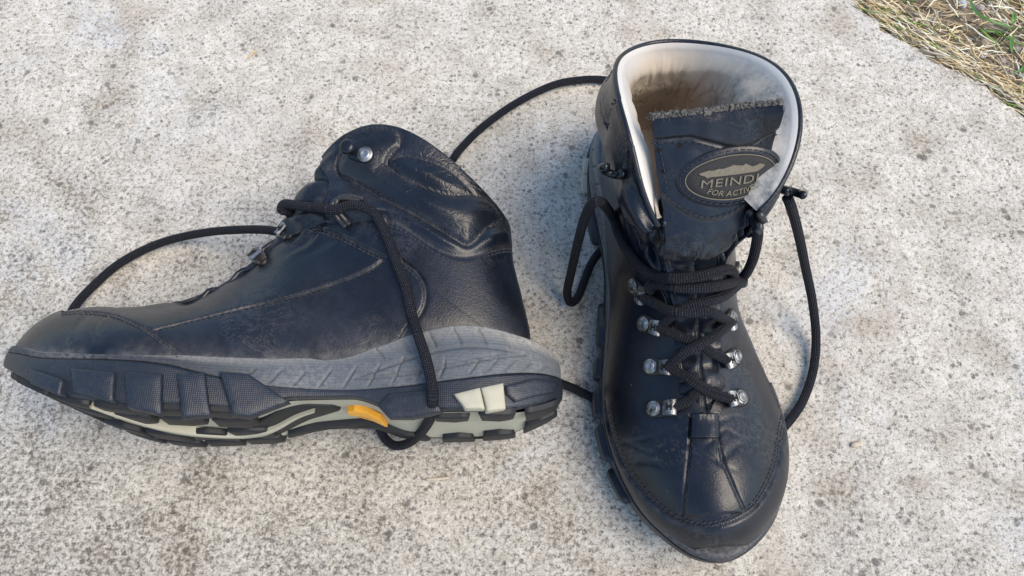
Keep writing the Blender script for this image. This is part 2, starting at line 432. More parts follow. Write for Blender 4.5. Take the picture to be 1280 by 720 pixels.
def shell_point(k, u, side, cfg):
    """k section (0 toe .. 16 rim), u 0 front edge .. 1 sole/back, arrays broadcast"""
    Bx, Bz, Ax, Az, W, m, bl = section(k)
    Wf = half(Ax, side, UIN)
    W = np.where(k <= 8, Wf, np.where(k < 9, Wf * (9 - k) + W * (k - 8), W))
    if not cfg['left']:
        if side < 0: W = W - .0085 * sstep(14.3, 16, k) + .0015 * sstep(12, 14, k)
    W = np.maximum(W, 1e-4)
    gap = np.interp(k, cfg['gap'][0], cfg['gap'][1 if side < 0 else 2])
    fl = np.interp(k, cfg['flare'][0], cfg['flare'][1 if side > 0 else 2])
    blg = (1.0 if cfg['left'] else 1.45) * np.interp(k, [1, 3, 5, 7, 9, 10.5, 12], [.0005, .0020, .0030, .0040, .0045, .003, 0])
    def yy(phi):
        t = (1 - np.cos(phi)) / 2
        ex = np.interp(k, [8, 12, 16], [.78, .82, .92])
        if not cfg['left'] and side < 0: ex = ex - sstep(9, 13, k) * .36 * sstep(math.pi*.5, math.pi*.25, phi)
        ell = np.sin(np.clip(phi, 0, math.pi)) ** ex
        pw = np.interp(k, [0, 3, 5, 7, 9, 11], [2.1, 2.0, 1.85, 1.55, 1.5, 1.7]); ar = (1 - (1 - t) ** pw) ** (1 / pw)
        return W * (m * ell + (1 - m) * ar) + blg * np.sin(math.pi * np.clip(t, 0, 1) ** 1.4)
    lo = np.zeros_like(gap + u*0); hi = lo + 1.3
    for _ in range(22):
        md = (lo + hi) / 2; f = yy(md) < gap; lo = np.where(f, md, lo); hi = np.where(f, hi, md)
    p0 = np.where(gap > 1e-5, hi, 0.0)
    phi = p0 + (math.pi - p0) * u
    t = (1 - np.cos(phi)) / 2; y = yy(phi)
    x = Bx + (Ax - Bx) * t; z = Bz + (Az - Bz) * t
    bb = bl * np.sin(math.pi * np.clip(t, 0, 1) ** .80) ** 1.2
    z = z + bb * .98; x = x - bb * .05
    if not cfg['left'] and side < 0: z = z - .014 * (1 - t)**4 * sstep(12, 16, k)
    if cfg['left']: x = x - .010 * (1 - t)**2 * sstep(12, 16, k)
    if not cfg['left']: z = z + .0065 * sstep(.35, 1, t) * sstep(12.5, 16, k)
    y = y + fl * (1 - t)**2
    return np.stack([x + 0*y, y * side, z + 0*y], -1)

NS, NU = 400, 250
class Boot: pass
def make_boot(name, cfg, R, T, mirror):
    b = Boot(); b.cfg = cfg; b.R = np.array(R, float); b.T = np.array(T, float); b.mir = mirror
    e = bpy.data.objects.new(name, None); COL.objects.link(e)
    Mx = Matrix([[*b.R[0], b.T[0]], [*b.R[1], b.T[1]], [*b.R[2], b.T[2]], [0, 0, 0, 1]])
    e.matrix_world = Mx; b.e = e
    sg = np.array([1, -1 if mirror else 1, 1.0])
    b.loc = lambda P: np.asarray(P) * sg
    b.world = lambda P: (np.asarray(P) * sg) @ b.R.T + b.T
    b.canon = lambda P: ((np.asarray(P) - b.T) @ b.R) * sg
    def add(nm, V, F, mat, parent=None, **kw):
        if isinstance(F, np.ndarray): F2 = F[:, ::-1] if mirror else F
        else: F2 = [list(f)[::-1] for f in F] if mirror else F
        return mesh_obj(nm, b.loc(V), F2, mat, parent or e, **kw)
    b.add = add
    # base shell grids (k axis x u axis), both sides
    ks = pchip([0, .06, .25, .6, .85, 1], [0, 1.2, 5, 9.5, 12.8, 16], np.linspace(0, 1, NS)); ks[0] = 0; ks[-1] = 16
    us = np.linspace(0, 1, NU)
    K, U = np.meshgrid(ks, us, indexing='ij'); b.K = K; b.U = U
    b.base = {s: shell_point(K, U, s, cfg) for s in (1, -1)}
    V = []; F = []
    for s in (1, -1):
        o = sum(len(x) for x in V); V.append(b.world(b.base[s][::2, ::2].reshape(-1, 3)))
        g = grid_faces(*b.base[s][::2, ::2].shape[:2]); F.append(g + o)
    V = np.vstack(V); F = np.vstack(F)
    # tongue closes the front for picking positions
    b.bvh = BVHTree.FromPolygons([Vector(v) for v in V], F.tolist())
    return b

def hit(b, px, py, off=0.0):
    d = Vector(ray(px, py)).normalized(); r = b.bvh.ray_cast(Vector(CAM), d)
    if r[0] is None:
        # just outside the silhouette: nearest surface point to the ray
        best = None
        for t in np.linspace(.25, .55, 61):
            p = Vector(CAM) + d * float(t); q = b.bvh.find_nearest(p)
            if best is None or q[3] < best[3]: best = q
        r = best
    n = r[1]
    if n.dot(Vector(CAM) - r[0]) < 0: n = -n
    p = r[0] + n * off
    return np.array(p), np.array(n)

def seam(b, px, n=None, step=.0009):
    """pixel polyline -> smooth canonical 3-D polyline on the shell"""
    P = catmull(px, max(8, len(px) * 6)); H = np.array([hit(b, *p)[0] for p in P]); C = b.canon(H)
    keep = [0]
    for i in range(1, len(C)):
        if np.linalg.norm(C[i] - C[keep[-1]]) < .02: keep.append(i)
    C = C[keep]; L = np.concatenate([[0], np.cumsum(np.linalg.norm(np.diff(C, axis=0), axis=1))])
    k = np.ones(5)/5
    q = np.arange(0, L[-1], step); return np.stack([np.interp(q, L, C[:, i]) for i in range(3)], 1)

def offpx(px, d):
    P = catmull(px, len(px) * 6); T = np.gradient(P, axis=0); T /= np.linalg.norm(T, axis=1, keepdims=True) + 1e-9
    return (P + np.stack([-T[:, 1], T[:, 0]], 1) * d).tolist()

z3 = lambda L: [(320 + x/2.572, 140 + y/2.572) for x, y in L]

RL = np.array([[-1, 0, 0], [0, 0, 1.0], [0, 1, 0]])   # columns: X->-x, Y->+z, Z->+y
RL = np.array([[-1, 0, 0], [0, 0, 1], [0, 1, 0]], float).T.T
RL = np.column_stack([(-1, 0, 0), (0, 0, 1), (0, 1, 0)]).astype(float)
tl = math.radians(3.0); Rx = np.array([[1, 0, 0], [0, math.cos(tl), -math.sin(tl)], [0, math.sin(tl), math.cos(tl)]])
RL = Rx @ RL
cfgL = dict(gap=([0, 5.2, 6, 8, 9, 10, 11, 12, 14, 16], [0, 0, .009, .010, .012, .018, .025, .029, .031, .030], [0, 0, .009, .010, .012, .018, .025, .029, .031, .030]), flare=([0, 12, 16], [0, 0, 0], [0, 0, 0]), left=True)
LB = make_boot('lying_hiking_boot', cfgL, RL, (.0280, -.1050, .0545), True)
yw = math.radians(4.6); cy, sy = math.cos(yw), math.sin(yw)
RR = np.column_stack([(sy, -cy, 0), (cy, sy, 0), (0, 0, 1)])
cfgR = dict(gap=([0, 5.2, 6, 8, 9, 10, 12, 14, 16], [0, 0, .0095, .013, .019, .025, .0285, .028, .0245], [0, 0, .0095, .010, .012, .015, .017, .0175, .018]), flare=([0, 12, 16], [0, 0, .0045], [0, 0, .000]), left=False)
RB = make_boot('upright_hiking_boot', cfgR, RR, (.0800, .1215, .0), False)
tag(LB.e, 'black leather hiking boot lying on its side, tread and orange badge showing', 'boot', 'pair of worn black leather hiking boots')
tag(RB.e, 'black leather hiking boot standing upright with open pale collar and laced front', 'boot', 'pair of worn black leather hiking boots')

# ---- seams traced on the surfaces
strap_z = [(285, 110), (292, 75), (322, 54), (370, 46), (430, 49), (456, 70), (460, 105), (432, 135), (418, 165), (440, 190), (500, 225), (560, 250), (620, 270), (700, 272), (750, 290), (775, 320),
           (787, 352), (740, 372), (685, 425), (640, 405), (560, 355), (480, 310), (400, 270), (350, 240), (300, 215), (272, 205), (262, 175), (272, 145), (285, 110)]
L_strap = z3(strap_z)
L_pad = z3([(440, 150), (480, 140), (540, 152), (600, 175), (650, 210), (690, 250), (706, 270)])
L_ank = z3([(420, 350), (460, 358), (500, 383), (550, 418), (600, 448), (650, 463), (700, 462), (750, 445), (800, 433), (840, 440)])
L_hc = z3([(470, 480), (510, 508), (540, 550), (546, 600), (528, 650), (492, 690), (462, 735), (440, 755)])
L_vs = [(193, 412), (233, 402), (283, 390), (333, 378), (370, 369), (425, 352), (460, 338), (478, 326)]
L_eye = z3([(180, 372), (240, 385), (300, 410), (350, 435), (412, 466)])
L_cap = [(80, 390), (110, 389), (140, 393), (165, 402), (190, 415), (212, 432), (236, 452)]
L_ruf = z3([(785, 352), (800, 375), (830, 410)])
L_front = z3([(262, 175), (255, 200), (262, 225), (275, 245)])

R_cap = [(986, 470), (983, 520), (974, 575), (955, 620), (930, 645), (885, 660), (845, 652), (810, 625), (780, 585), (763, 540), (755, 500)]
R_sl = [(865, 520), (862, 560), (858, 600), (852, 648)]
R_sr = [(895, 520), (898, 550), (905, 580), (918, 610), (932, 642)]
R_fl = [(778, 300), (800, 345), (822, 385), (846, 435), (852, 470), (855, 510)]
R_fr = [(935, 330), (915, 372), (902, 425), (903, 470), (902, 512)]

def tracks(b, px, offs):
    return [seam(b, offpx(px, d)) for d in offs]

LS = {}     # canonical polylines on the lateral side
LS['strap'] = seam(LB, L_strap); LS['pad'] = seam(LB, L_pad); LS['ank'] = seam(LB, L_ank); LS['hc'] = seam(LB, L_hc)
LS['vs'] = seam(LB, L_vs); LS['eye'] = seam(LB, L_eye); LS['cap'] = seam(LB, L_cap); LS['ruf'] = seam(LB, L_ruf)
RS = {'cap': seam(RB, R_cap), 'sl': seam(RB, R_sl), 'sr': seam(RB, R_sr)}
mirr = lambda P: P * np.array([1, -1, 1.0])

LB.grooves = [LS[k] for k in ('strap', 'pad', 'ank', 'hc', 'vs', 'eye', 'cap', 'ruf')]
LB.stitch = tracks(LB, L_strap, (2.2,)) + tracks(LB, L_ank, (2.5, 6.5)) + tracks(LB, L_hc, (2.0, 5.5)) + tracks(LB, L_vs, (-1.8, 2.0)) + tracks(LB, L_eye, (1.5, 5)) \
    + tracks(LB, L_cap, (2.5, 5.5)) + tracks(LB, L_pad, (1.2,))
RB.grooves = [RS['cap'], RS['sl'], RS['sr'], LS['strap'], LS['pad'], LS['ank'], LS['hc'], mirr(LS['strap']), mirr(LS['pad']), mirr(LS['ank']), mirr(LS['hc'])]
RB.stitch = tracks(RB, R_cap, (3.5, 7)) + tracks(RB, R_sl, (-3.2,)) + tracks(RB, R_sr, (3.2,)) + [LS['ank'], mirr(LS['ank']), LS['strap'], mirr(LS['strap'])]
LB.grooves += [mirr(g) for g in LB.grooves]

strap_poly = LS['strap'][:, [0, 2]]; ank_line = LS['ank']; ank_line = ank_line[np.argsort(ank_line[:, 0])]
capL_poly = np.vstack([LS['cap'][:, [0, 2]], [[.16, .0], [.31, .0], [.31, .09]]])
capR_line = RS['cap']
capR_poly = np.vstack([RS['cap'][:, :2], [[.19, -.07], [.33, -.07], [.33, .07], [.19, .07]]])
def strip_poly():
    a = RS['sl'][:, :2]; c = RS['sr'][:, :2]; return np.vstack([a, c[::-1]])

def displace(b):
    G = np.vstack(b.grooves); res = {}
    cap_l = b is LB
    for s in (1, -1):
        P = b.base[s]; N = normals_grid(P)
        c = P.mean(axis=(0, 1)); 
        # orient outward
        ctr = np.stack([P[..., 0]*0 + .1, P[..., 1]*0, P[..., 2]*0 + .05], -1)
        sgn = np.sign(np.median((N * np.stack([P[..., 0]*0, P[..., 1], P[..., 2]*0], -1)).sum(-1)))
        N = N * sgn
        X, Y, Z = P[..., 0], P[..., 1], P[..., 2]; K = b.K
        d = mindist(P, G).reshape(X.shape)
        D = -.0012 * np.exp(-(d/.0010)**2)
        st = inside(strap_poly, X, Z); dst = mindist(P, np.vstack([LS['strap'], mirr(LS['strap'])])).reshape(X.shape)
        sd_ = np.where(st, dst, -dst)
        ankz = np.interp(X, ank_line[:, 0], ank_line[:, 2])
        above = sstep(0, .006, Z - ankz - .001)
        # padded collar: puffs between seams, strap lies over it
        dp = mindist(P, np.vstack([LS['pad'], mirr(LS['pad']), LS['strap'], mirr(LS['strap']), LS['ank'], mirr(LS['ank'])])).reshape(X.shape)
        shaft = sstep(9.0, 11.5, K)
        D += above * shaft * sstep(16, 14.6, K) * .0044 * (1 - np.exp(-(dp/.0060)**2)) * np.where(st, .6, 1.0)
        D += shaft * above * .0014 * sstep(-.0003, .0004, sd_)
        # toe guard / centre strip
        if cap_l:
            dd = mindist(P, np.vstack([LS['cap'], mirr(LS['cap'])])).reshape(X.shape); inn = inside(capL_poly, X, Z)
            D += .0009 * sstep(-.0003, .0004, np.where(inn, dd, -dd)) * sstep(8, 6, K)
            lump = np.exp(-((X-.213)/.010)**2) * .0018 - np.exp(-((X-.196)/.006)**2) * .0030
            D += lump * sstep(.055, .066, Z) * (K < 9)
        else:
            dd = mindist(P, RS['cap']).reshape(X.shape); inn = inside(capR_poly, X, Y)
            D += .0011 * sstep(-.0003, .0004, np.where(inn, dd, -dd)) * sstep(8, 6, K)
            d2 = mindist(P, np.vstack([RS['sl'], RS['sr']])).reshape(X.shape); i2 = inside(strip_poly(), X, Y)
            D += .0010 * sstep(-.0003, .0004, np.where(i2, d2, -d2)) * (K < 8)
        # leather wrinkles
        Q = P * np.array([1, 1, 1.0])
        wn = 1 - np.abs(fbm(Q * np.array([.8, 1, 1.7]), 90, 11, 3)); wn2 = 1 - np.abs(fbm(Q * np.array([1.6, 1, .8]), 170, 17, 3))
        coll = shaft * above
        crease = coll * (.35 + .65 * sstep(.2, -.2, fbm(Q, 60, 91, 1)))
        D += .0009 * fbm(Q, 24, 23, 2) * (.5 + .5 * coll) * (1 - .7 * sstep(14, 16, K)) * sstep(0, 2.5, K)
        
        # ruffled heel notch under the strap
        nz = ankz + .006
        # flex creases across the vamp
        for xc, amp, wd in ((.238, .0010, .0022), (.2325, .0007, .0014), (.228, .0006, .0013), (.243, .0005, .0012)):
            wob = .009 * vnoise(np.stack([X*0, Y, Z*0], -1), 60, int(xc*1e4) % 97) + (abs(Y) > 0) * .16 * (np.abs(Y) - .02)
            D += -.6 * amp * (.4 + 1.2*np.abs(vnoise(Q, 70, 88))) * np.exp(-((X - xc + wob)/wd)**2) * sstep(.034, .048, Z) * (K < 7)
        # ankle compression folds (front of the ankle)
        fo = np.sin((Z * 1.0 + X * .6) * 520 + 2.2 * fbm(Q, 40, 31, 2))
        D += .0010 * fo * np.exp(-((K - 11.2)/1.3)**2) * sstep(.22, .0, b.U)
        # keep ends tidy
        D *= sstep(0, .6, K) * (.15 + .85 * sstep(16, 15.3, K))
        P2 = P + N * D[..., None]
        dust = .30 * np.exp(-(d/.0014)**2) + .55 * np.exp(-np.maximum(Z - ZT(X), 0)/.0035) * (Z < .075) 
        dust += .35 * sstep(.88, 1, wn2) * np.exp(-((X - .235)/.012)**2)
        dust *= (.55 + .6 * (fbm(Q, 120, 5, 2)))
        res[s] = (P2, N, np.clip(dust, 0, 1), crease)
    return res

def build_upper(b):
    D = displace(b); b.D = D
    # rim roll rows
    V = []; A = []; A2 = []; F = []; off = 0; idx = {}
    NR = 9
    for s in (1, -1):
        P, N, du, cr_ = D[s]
        T = P[-1] - P[-4]; T /= np.linalg.norm(T, axis=-1, keepdims=True)
        Nn = N[-1]; r = .0013; rows = []
        for j in range(1, NR + 1):
            a = math.pi * j / NR * .9
            rows.append(P[-1] + T * r * math.sin(a) - Nn * r * (1 - math.cos(a)))
        b.rim = getattr(b, 'rim', {}); b.rim[s] = (P[-1], T, Nn, rows[-1])
        G = np.concatenate([P, np.array(rows)], 0)
        dd = np.concatenate([du, np.repeat(du[-1:] * .4, NR, 0)], 0)
        A2.append(np.concatenate([cr_, np.repeat(cr_[-1:] * .5, NR, 0)], 0).ravel())
        V.append(G.reshape(-1, 3)); A.append(dd.ravel())
        f = grid_faces(G.shape[0], G.shape[1], flip=(s > 0)) + off
        F.append(f); off += G.shape[0] * G.shape[1]; idx[s] = G.shape[:2]
    V = np.vstack(V); F = np.vstack(F); A = np.concatenate(A)
    n0, m0 = idx[1]; half_n = n0 * m0
    remap = np.arange(len(V))
    gap = np.interp(b.K[:, 0], b.cfg['gap'][0], b.cfg['gap'][1])
    for i in range(n0):
        kk = min(i, NS - 1)
        if gap[kk] <= 1e-5: remap[half_n + i*m0] = i*m0; V[i*m0, 1] = 0
        if b.K[kk, 0] > 12.5:
            j = i*m0 + m0 - 1; remap[half_n + j] = j; V[j, 1] = (V[j, 1] + V[half_n + j, 1]) / 2
    F = remap[F]
    # average along welded seams for smooth shading
    o = b.add('upper', V, F, M_LEA, attrs={'dust': A, 'crease': np.concatenate(A2)})
    nn = np.empty(len(V) * 3, np.float32); o.data.vertices.foreach_get('normal', nn); nn = nn.reshape(-1, 3) * np.array([1, -1 if b.mir else 1, 1])
    Nref = np.vstack([np.concatenate([D[s_][1], np.repeat(D[s_][1][-1:], NR, 0)], 0).reshape(-1, 3) for s_ in (1, -1)]); body = np.tile(np.repeat(np.arange(n0) < NS - 5, m0), 2)
    dt = (nn * Nref).sum(1); sg = [np.median(dt[:half_n][body[:half_n]]), np.median(dt[half_n:][body[half_n:]])]; print('SHELL NORMALS', b.e.name, sg)
    md = o.modifiers.new('thick', 'SOLIDIFY'); md.thickness = .0016; md.offset = -1 if sg[0] > 0 else 1
    b.upper = o
    return o

def build_lining(b):
    """padded collar lining: follows the shell inwards from the rim"""
    V = []; A = []; S = []; F = []; off = 0
    rows_k = np.concatenate([np.linspace(16, 12.5, 60), np.linspace(12.4, 9.5, 30)])
    n = NU
    for s in (1, -1):
        K, U = np.meshgrid(rows_k, np.linspace(0, 1, n), indexing='ij')
        P = shell_point(K, U, s, b.cfg); N = normals_grid(P)
        sg = np.sign(np.median(N[..., 1] * s)); N *= sg
        dist = np.concatenate([[0], np.cumsum(np.linalg.norm(np.diff(P[:, n//2], axis=0), axis=1))])[:, None]
        # padding thickness by distance from the rim
        back = sstep(.5, 1, U)
        th = .0044 + (.0065 + .002 * back) * sstep(0, .014, dist) - .004 * sstep(.022, .05, dist)
        th = th * (1 - .55 * sstep(.12, .0, U))
        if not b.cfg['left']: th = th + (.0125 if s > 0 else .0035) * sstep(.002, .022, dist) * sstep(.75, .2, U)
        if False: th = th + (.0085 * sstep(.002, .022, dist)) * sstep(.55, .15, U)
        wr = 1 - np.abs(fbm(P * np.array([1.6, 1.6, .45]), 46, 41, 2))
        wr2 = 1 - np.abs(fbm(P, 60, 47, 3))
        th = th + .0012 * fbm(P, 40, 43, 2) * sstep(0, .01, dist) - .0007 * sstep(.70, 1, wr) * sstep(.004, .016, dist) * sstep(.06, .03, dist) - .0007 * sstep(.88, 1, wr2) * sstep(.015, .03, dist)
        G = P - N * th[..., None]
        G[..., 1] = np.where(G[..., 1] * s < 0, 0, G[..., 1])
        G[0] = b.rim[s][3] if G.shape[1] == NU else G[0]
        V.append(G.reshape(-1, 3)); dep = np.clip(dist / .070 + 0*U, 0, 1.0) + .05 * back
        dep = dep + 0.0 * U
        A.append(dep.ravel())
        st = (1.15 * sstep(.80, .42, U) * sstep(.0012, .0050, dist) if s > 0 else .35 * np.exp(-((U - .12)/.14)**2) * sstep(.003, .009, dist)) * (.75 + .5 * fbm(P, 55, 52, 2))
        st = st + (.9 * sstep(.22, .06, U) if s > 0 else .56 * sstep(.05, .0, U))
        S.append(np.clip(st + 0*K, 0, 1).ravel())
        F.append(grid_faces(*G.shape[:2], flip=(s > 0)) [:, ::-1][:, ::-1] + off); off += G.shape[0]*G.shape[1]
    V = np.vstack(V); F = np.vstack(F)
    hn = len(rows_k) * n; remap = np.arange(len(V))
    for i in range(len(rows_k)):
        j = i*n + n - 1; remap[hn + j] = j; V[j, 1] = 0
    F = remap[F]
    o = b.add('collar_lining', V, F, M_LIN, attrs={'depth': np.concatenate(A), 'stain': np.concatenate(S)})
    # insole far down inside
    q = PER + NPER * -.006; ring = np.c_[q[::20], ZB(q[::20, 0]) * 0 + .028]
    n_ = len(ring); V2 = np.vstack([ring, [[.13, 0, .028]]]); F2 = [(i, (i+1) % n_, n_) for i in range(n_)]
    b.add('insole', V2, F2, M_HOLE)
    return o

def build_stitches(b):
    V = []; F = []
    bv = None
    P = np.vstack([b.D[s][0][::2, ::2].reshape(-1, 3) for s in (1, -1)])
    sh = b.D[1][0][::2, ::2].shape[:2]; n = sh[0]*sh[1]
    fs = np.vstack([grid_faces(*sh), grid_faces(*sh) + n])
    bvh = BVHTree.FromPolygons([Vector(p) for p in P], fs.tolist())
    L, W, H = .0011, .00030, .00042
    for tr in b.stitch:
        step = .0009; per = 3.2
        i = 0.0
        while i < len(tr) - 3:
            a = int(i); p = Vector(tr[a]); q = Vector(tr[min(a+2, len(tr)-1)])
            r = bvh.find_nearest(p); loc, nn = r[0], r[1]
            if nn.y * loc.y < 0 and abs(loc.y) > .01: nn = -nn
            elif abs(loc.y) <= .01 and nn.z < 0: nn = -nn
            t = (q - p)
            if t.length < 1e-6: i += per; continue
            t.normalize(); nn = nn.normalized(); bt = t.cross(nn).normalized()
            jit = .15 * random.uniform(-1, 1); t = (t + bt * jit).normalized()
            c = loc + nn * .00022
            o = len(V)
            for e, hh in ((-1, -.0003), (-.62, H*.9), (.62, H*.9), (1, -.0003)):
                for w_, h2 in ((-1, -.0002), (0, 0.0), (1, -.0002)):
                    V.append(tuple(c + t * (e*L) + bt * (w_*W) + nn * (hh + h2)))
            for a_ in range(3):
                for b_ in range(2):
                    F.append((o + a_*3 + b_, o + a_*3 + b_ + 1, o + (a_+1)*3 + b_ + 1, o + (a_+1)*3 + b_))
            i += per
    o = b.add('stitching', V, F, M_THR); o['kind'] = 'stuff'
    return o

# ------------------------------------------------------------------ sole
def strip_mesh(b, name, rows, mat, attrs=None, cap=False):
    """rows: list of (1200,3) closed rings from top to bottom"""
    G = np.array(rows); n, m = G.shape[:2]
    F = grid_faces(n, m, wrap=True, flip=False)
    return b.add(name, G.reshape(-1, 3), F, mat, attrs=attrs)

def build_sole(b):
    X = PER[:, 0]; zt, zm, zb = ZT(X), ZM(X), ZB(X)
    arc = np.concatenate([[0], np.cumsum(np.linalg.norm(np.diff(PER, axis=0), axis=1))])
    lat = PER[:, 1] < 0
    ring = lambda out, z: np.c_[PER + NPER * (out if np.ndim(out) == 0 else np.asarray(out)[:, None]), z]
    # rubber rand
    rows = []; dust = []
    rr = np.linspace(1, 0, 34)
    rows.append(ring(-.013, zt - .002)); dust.append(zt*0 + .3)
    rows.append(ring(-.0065, zt + .0001)); dust.append((.5 + .3 * sstep(.2, .1, X)) * sstep(.28, .25, X))
    for r in rr:
        out = -.0038 + .0012 * math.sin(min(1, (1 - r) * 1.6) * math.pi / 2) * 1.0
        z = zm + (zt - zm) * r
        o = np.full(len(X), out)
        # slanted notches on the quarter and heel
        if True:
            wide = sstep(.006, .012, zt - zm)
            s1 = X * 1000 / 11.5 + r * .9; fr = np.abs((s1 % 1) - .5) * 11.5
            low = (X > .060) & (X < .155)
            m1 = np.where(low, sstep(.62, .5, r) * sstep(.03, .12, r), 0)
            o = o - .0011 * np.exp(-(fr/.55)**2) * m1
            s2 = X * 1000 / 12.5 - r * 1.1; fr2 = np.abs((s2 % 1) - .5) * 12.5
            m2 = np.where((X > .008) & (X < .095), sstep(.60, .68, r) * sstep(1.0, .93, r), 0)
            o = o - .0011 * np.exp(-(fr2/.55)**2) * m2
            s3 = X * 1000 / 9 + r * 2.2; fr3 = np.abs((s3 % 1) - .5) * 9
            m3 = np.where((X > .002) & (X < .05), sstep(.04, .10, r) * sstep(.36, .28, r), 0)
            o = o - .0010 * np.exp(-(fr3/.55)**2) * m3
            # leaf-shaped smooth inset
            c = .40 + .0 * X + (X - .06) * -2.2; half_l = .16 * np.clip(1 - ((X - .062)/.042)**2, 0, 1)
            el = np.abs(r - c); on = half_l > 0
            o = o + np.where(on, .0009 * sstep(0, .05, half_l - el), 0) - np.where(on, .0009 * np.exp(-((el - half_l)/.03)**2), 0)
        rows.append(ring(o, z)); dust.append(.9 * sstep(.55, 1, r) * (.6 + .5 * sstep(.1, .0, X)) * sstep(.22, .12, X) + .25 * (X < .03) + .55 * sstep(.12, .19, X) * sstep(.285, .25, X) * sstep(.35, .8, r) )
    rows.append(ring(-.0036, zm - .0006)); dust.append(zt*0)
    strip_mesh(b, 'rubber_rand', rows, M_RAND, {'dust': np.clip(np.array(dust), 0, 1).ravel(), 'tone': np.tile(sstep(.13, .19, X), len(rows))})
    # dark side wall
    rows = []; zl = zb + .0022
    rows.append(ring(-.007, zm - .0002)); rows.append(ring(-.0030, zm - .0003)); rows.append(ring(-.0022, zm - .0012))
    for r in np.linspace(.95, .12, 14):
        rows.append(ring(-.0022 + .0004 * math.sin(r * 3), zl + (zm - zl) * r))
    for a in (25, 50, 75, 90):
        a = math.radians(a); rows.append(ring(-.0022 - .003 * (1 - math.cos(a)), zl + (zm - zl) * .10 * (1 - math.sin(a)) + .0))
    rows.append(ring(-.009, zl + .0002))
    strip_mesh(b, 'side_wall', rows, M_SIDE, {'dust': np.zeros(len(rows) * len(X))})
    # cream underside
    rows = []
    for f in np.linspace(0, 1, 16):
        q = PER + NPER * -.0082; c = np.stack([np.clip(q[:, 0], .02, .27), q[:, 1]*0], 1)
        p = q + (c - q) * f
        rows.append(np.c_[p, ZB(p[:, 0]) + .0022 + .002 * f])
    strip_mesh(b, 'cream_outsole', rows, M_CREAM, {'dust': np.zeros(16 * len(X))})

    # ---- side lugs: raised blocks on the side wall; polygons in (X, Z)
    def wall(x, z, side, out):
        Q = PER; k = np.where(Q[:, 1] * side > -1e-6)[0]; j = k[np.argsort(Q[k, 0])]
        xx = Q[j, 0]; p = np.stack([np.interp(x, xx, Q[j, 1])]); nx = np.interp(x, xx, NPER[j, 0]); ny = np.interp(x, xx, NPER[j, 1])
        return np.array([x + nx*out, p[0] + ny*out, z])
    def lug(name, poly, side, mat, h=.0026, wrap=.0):
        P = np.array(poly); n0 = len(P); pts = []
        for i in range(n0):
            a, c = P[i], P[(i+1) % n0]
            for t in np.linspace(0, 1, 5, endpoint=False): pts.append(a + (c - a)*t)
        pts = np.array(pts); ce = pts.mean(0); V = []; n = len(pts)
        for sc, out in ((1.03, -.004), (1.0, h - .0032), (.955, h - .0026), (.86, h - .0022), (.45, h - .0021)):
            for p in pts:
                q = ce + (p - ce) * sc; V.append(wall(q[0], q[1], side, out))
        V.append(wall(ce[0], ce[1], side, h - .0021)); F = []
        for r in range(4):
            for i in range(n): F.append((r*n + i, r*n + (i+1) % n, (r+1)*n + (i+1) % n, (r+1)*n + i))
        for i in range(n): F.append((4*n + i, 4*n + (i+1) % n, 5*n))
        if side > 0: F = [f[::-1] for f in F]
        return b.add(name, np.array(V), F, mat)
    def px2xz(L):
        r = []
        for x, y in L:
            z = .0545 + .046
            for _ in range(4):
                c = LB.canon(on_z(x, y, z)); z = .0545 + half(float(np.clip(c[0], .004, .288)), -1) - .001
            r.append((c[0], c[2]))
        return r
    side_px = [[(92, 462), (146, 467), (143, 504), (94, 491)], [(158, 466), (205, 469), (203, 519), (161, 510)], [(223, 469), (258, 467), (264, 520), (228, 523)],
               [(276, 466), (312, 469), (362, 503), (312, 522), (291, 519), (281, 485)], [(41, 462), (82, 476), (77, 496), (42, 481)],
               [(473, 508), (488, 493), (540, 488), (552, 515), (515, 523), (487, 523)]]
    for li, L in enumerate(side_px):
        P = px2xz(L)
        for sd in (-1, 1):
            if sd > 0 and li in (1, 2, 3, 5): continue
            lug('side_lug', P, sd, M_SIDE, .0036 if sd < 0 else .0020)
    hb = px2xz([(632, 483), (668, 474), (698, 480), (694, 492), (645, 503), (634, 494)])
    P = px2xz([(567, 494), (600, 486), (606, 512), (582, 512)]); P2 = px2xz([(601, 486), (629, 480), (632, 512), (609, 515)])
    for sd in (-1, 1):
        lug('heel_side_lug', hb, sd, M_SIDE)
        lug('cream_heel_block', P, sd, M_CREAM, .0036); lug('cream_heel_block', P2, sd, M_CREAM, .0032)

    # ---- tread lugs under the sole; polygons in (X, Y)
    def tread(name, poly, mat=M_BLK, h=.0038, z0=.0006, ch=.88):
        P = np.array(poly, float); pts = []
        for i in range(len(P)):
            a, c = P[i], P[(i+1) % len(P)]
            for t in np.linspace(0, 1, 4, endpoint=False): pts.append(a + (c - a)*t)
        pts = np.array(pts); ce = pts.mean(0); n = len(pts); V = []
        for sc, dz in ((1.0, .0030), (.99, .0007), (.94, 0.0), (.4, 0.0)):
            for p in pts:
                q = ce + (p - ce)*sc; V.append((q[0], q[1], float(ZB(q[0])) + dz - (h - .0038)))
        V.append((ce[0], ce[1], float(ZB(ce[0])) - (h - .0038))); F = []
        for r in range(3):
            for i in range(n): F.append((r*n + i, r*n + (i+1) % n, (r+1)*n + (i+1) % n, (r+1)*n + i))
        for i in range(n): F.append((3*n + i, 3*n + (i+1) % n, 4*n))
        return b.add(name, np.array(V), F, mat)
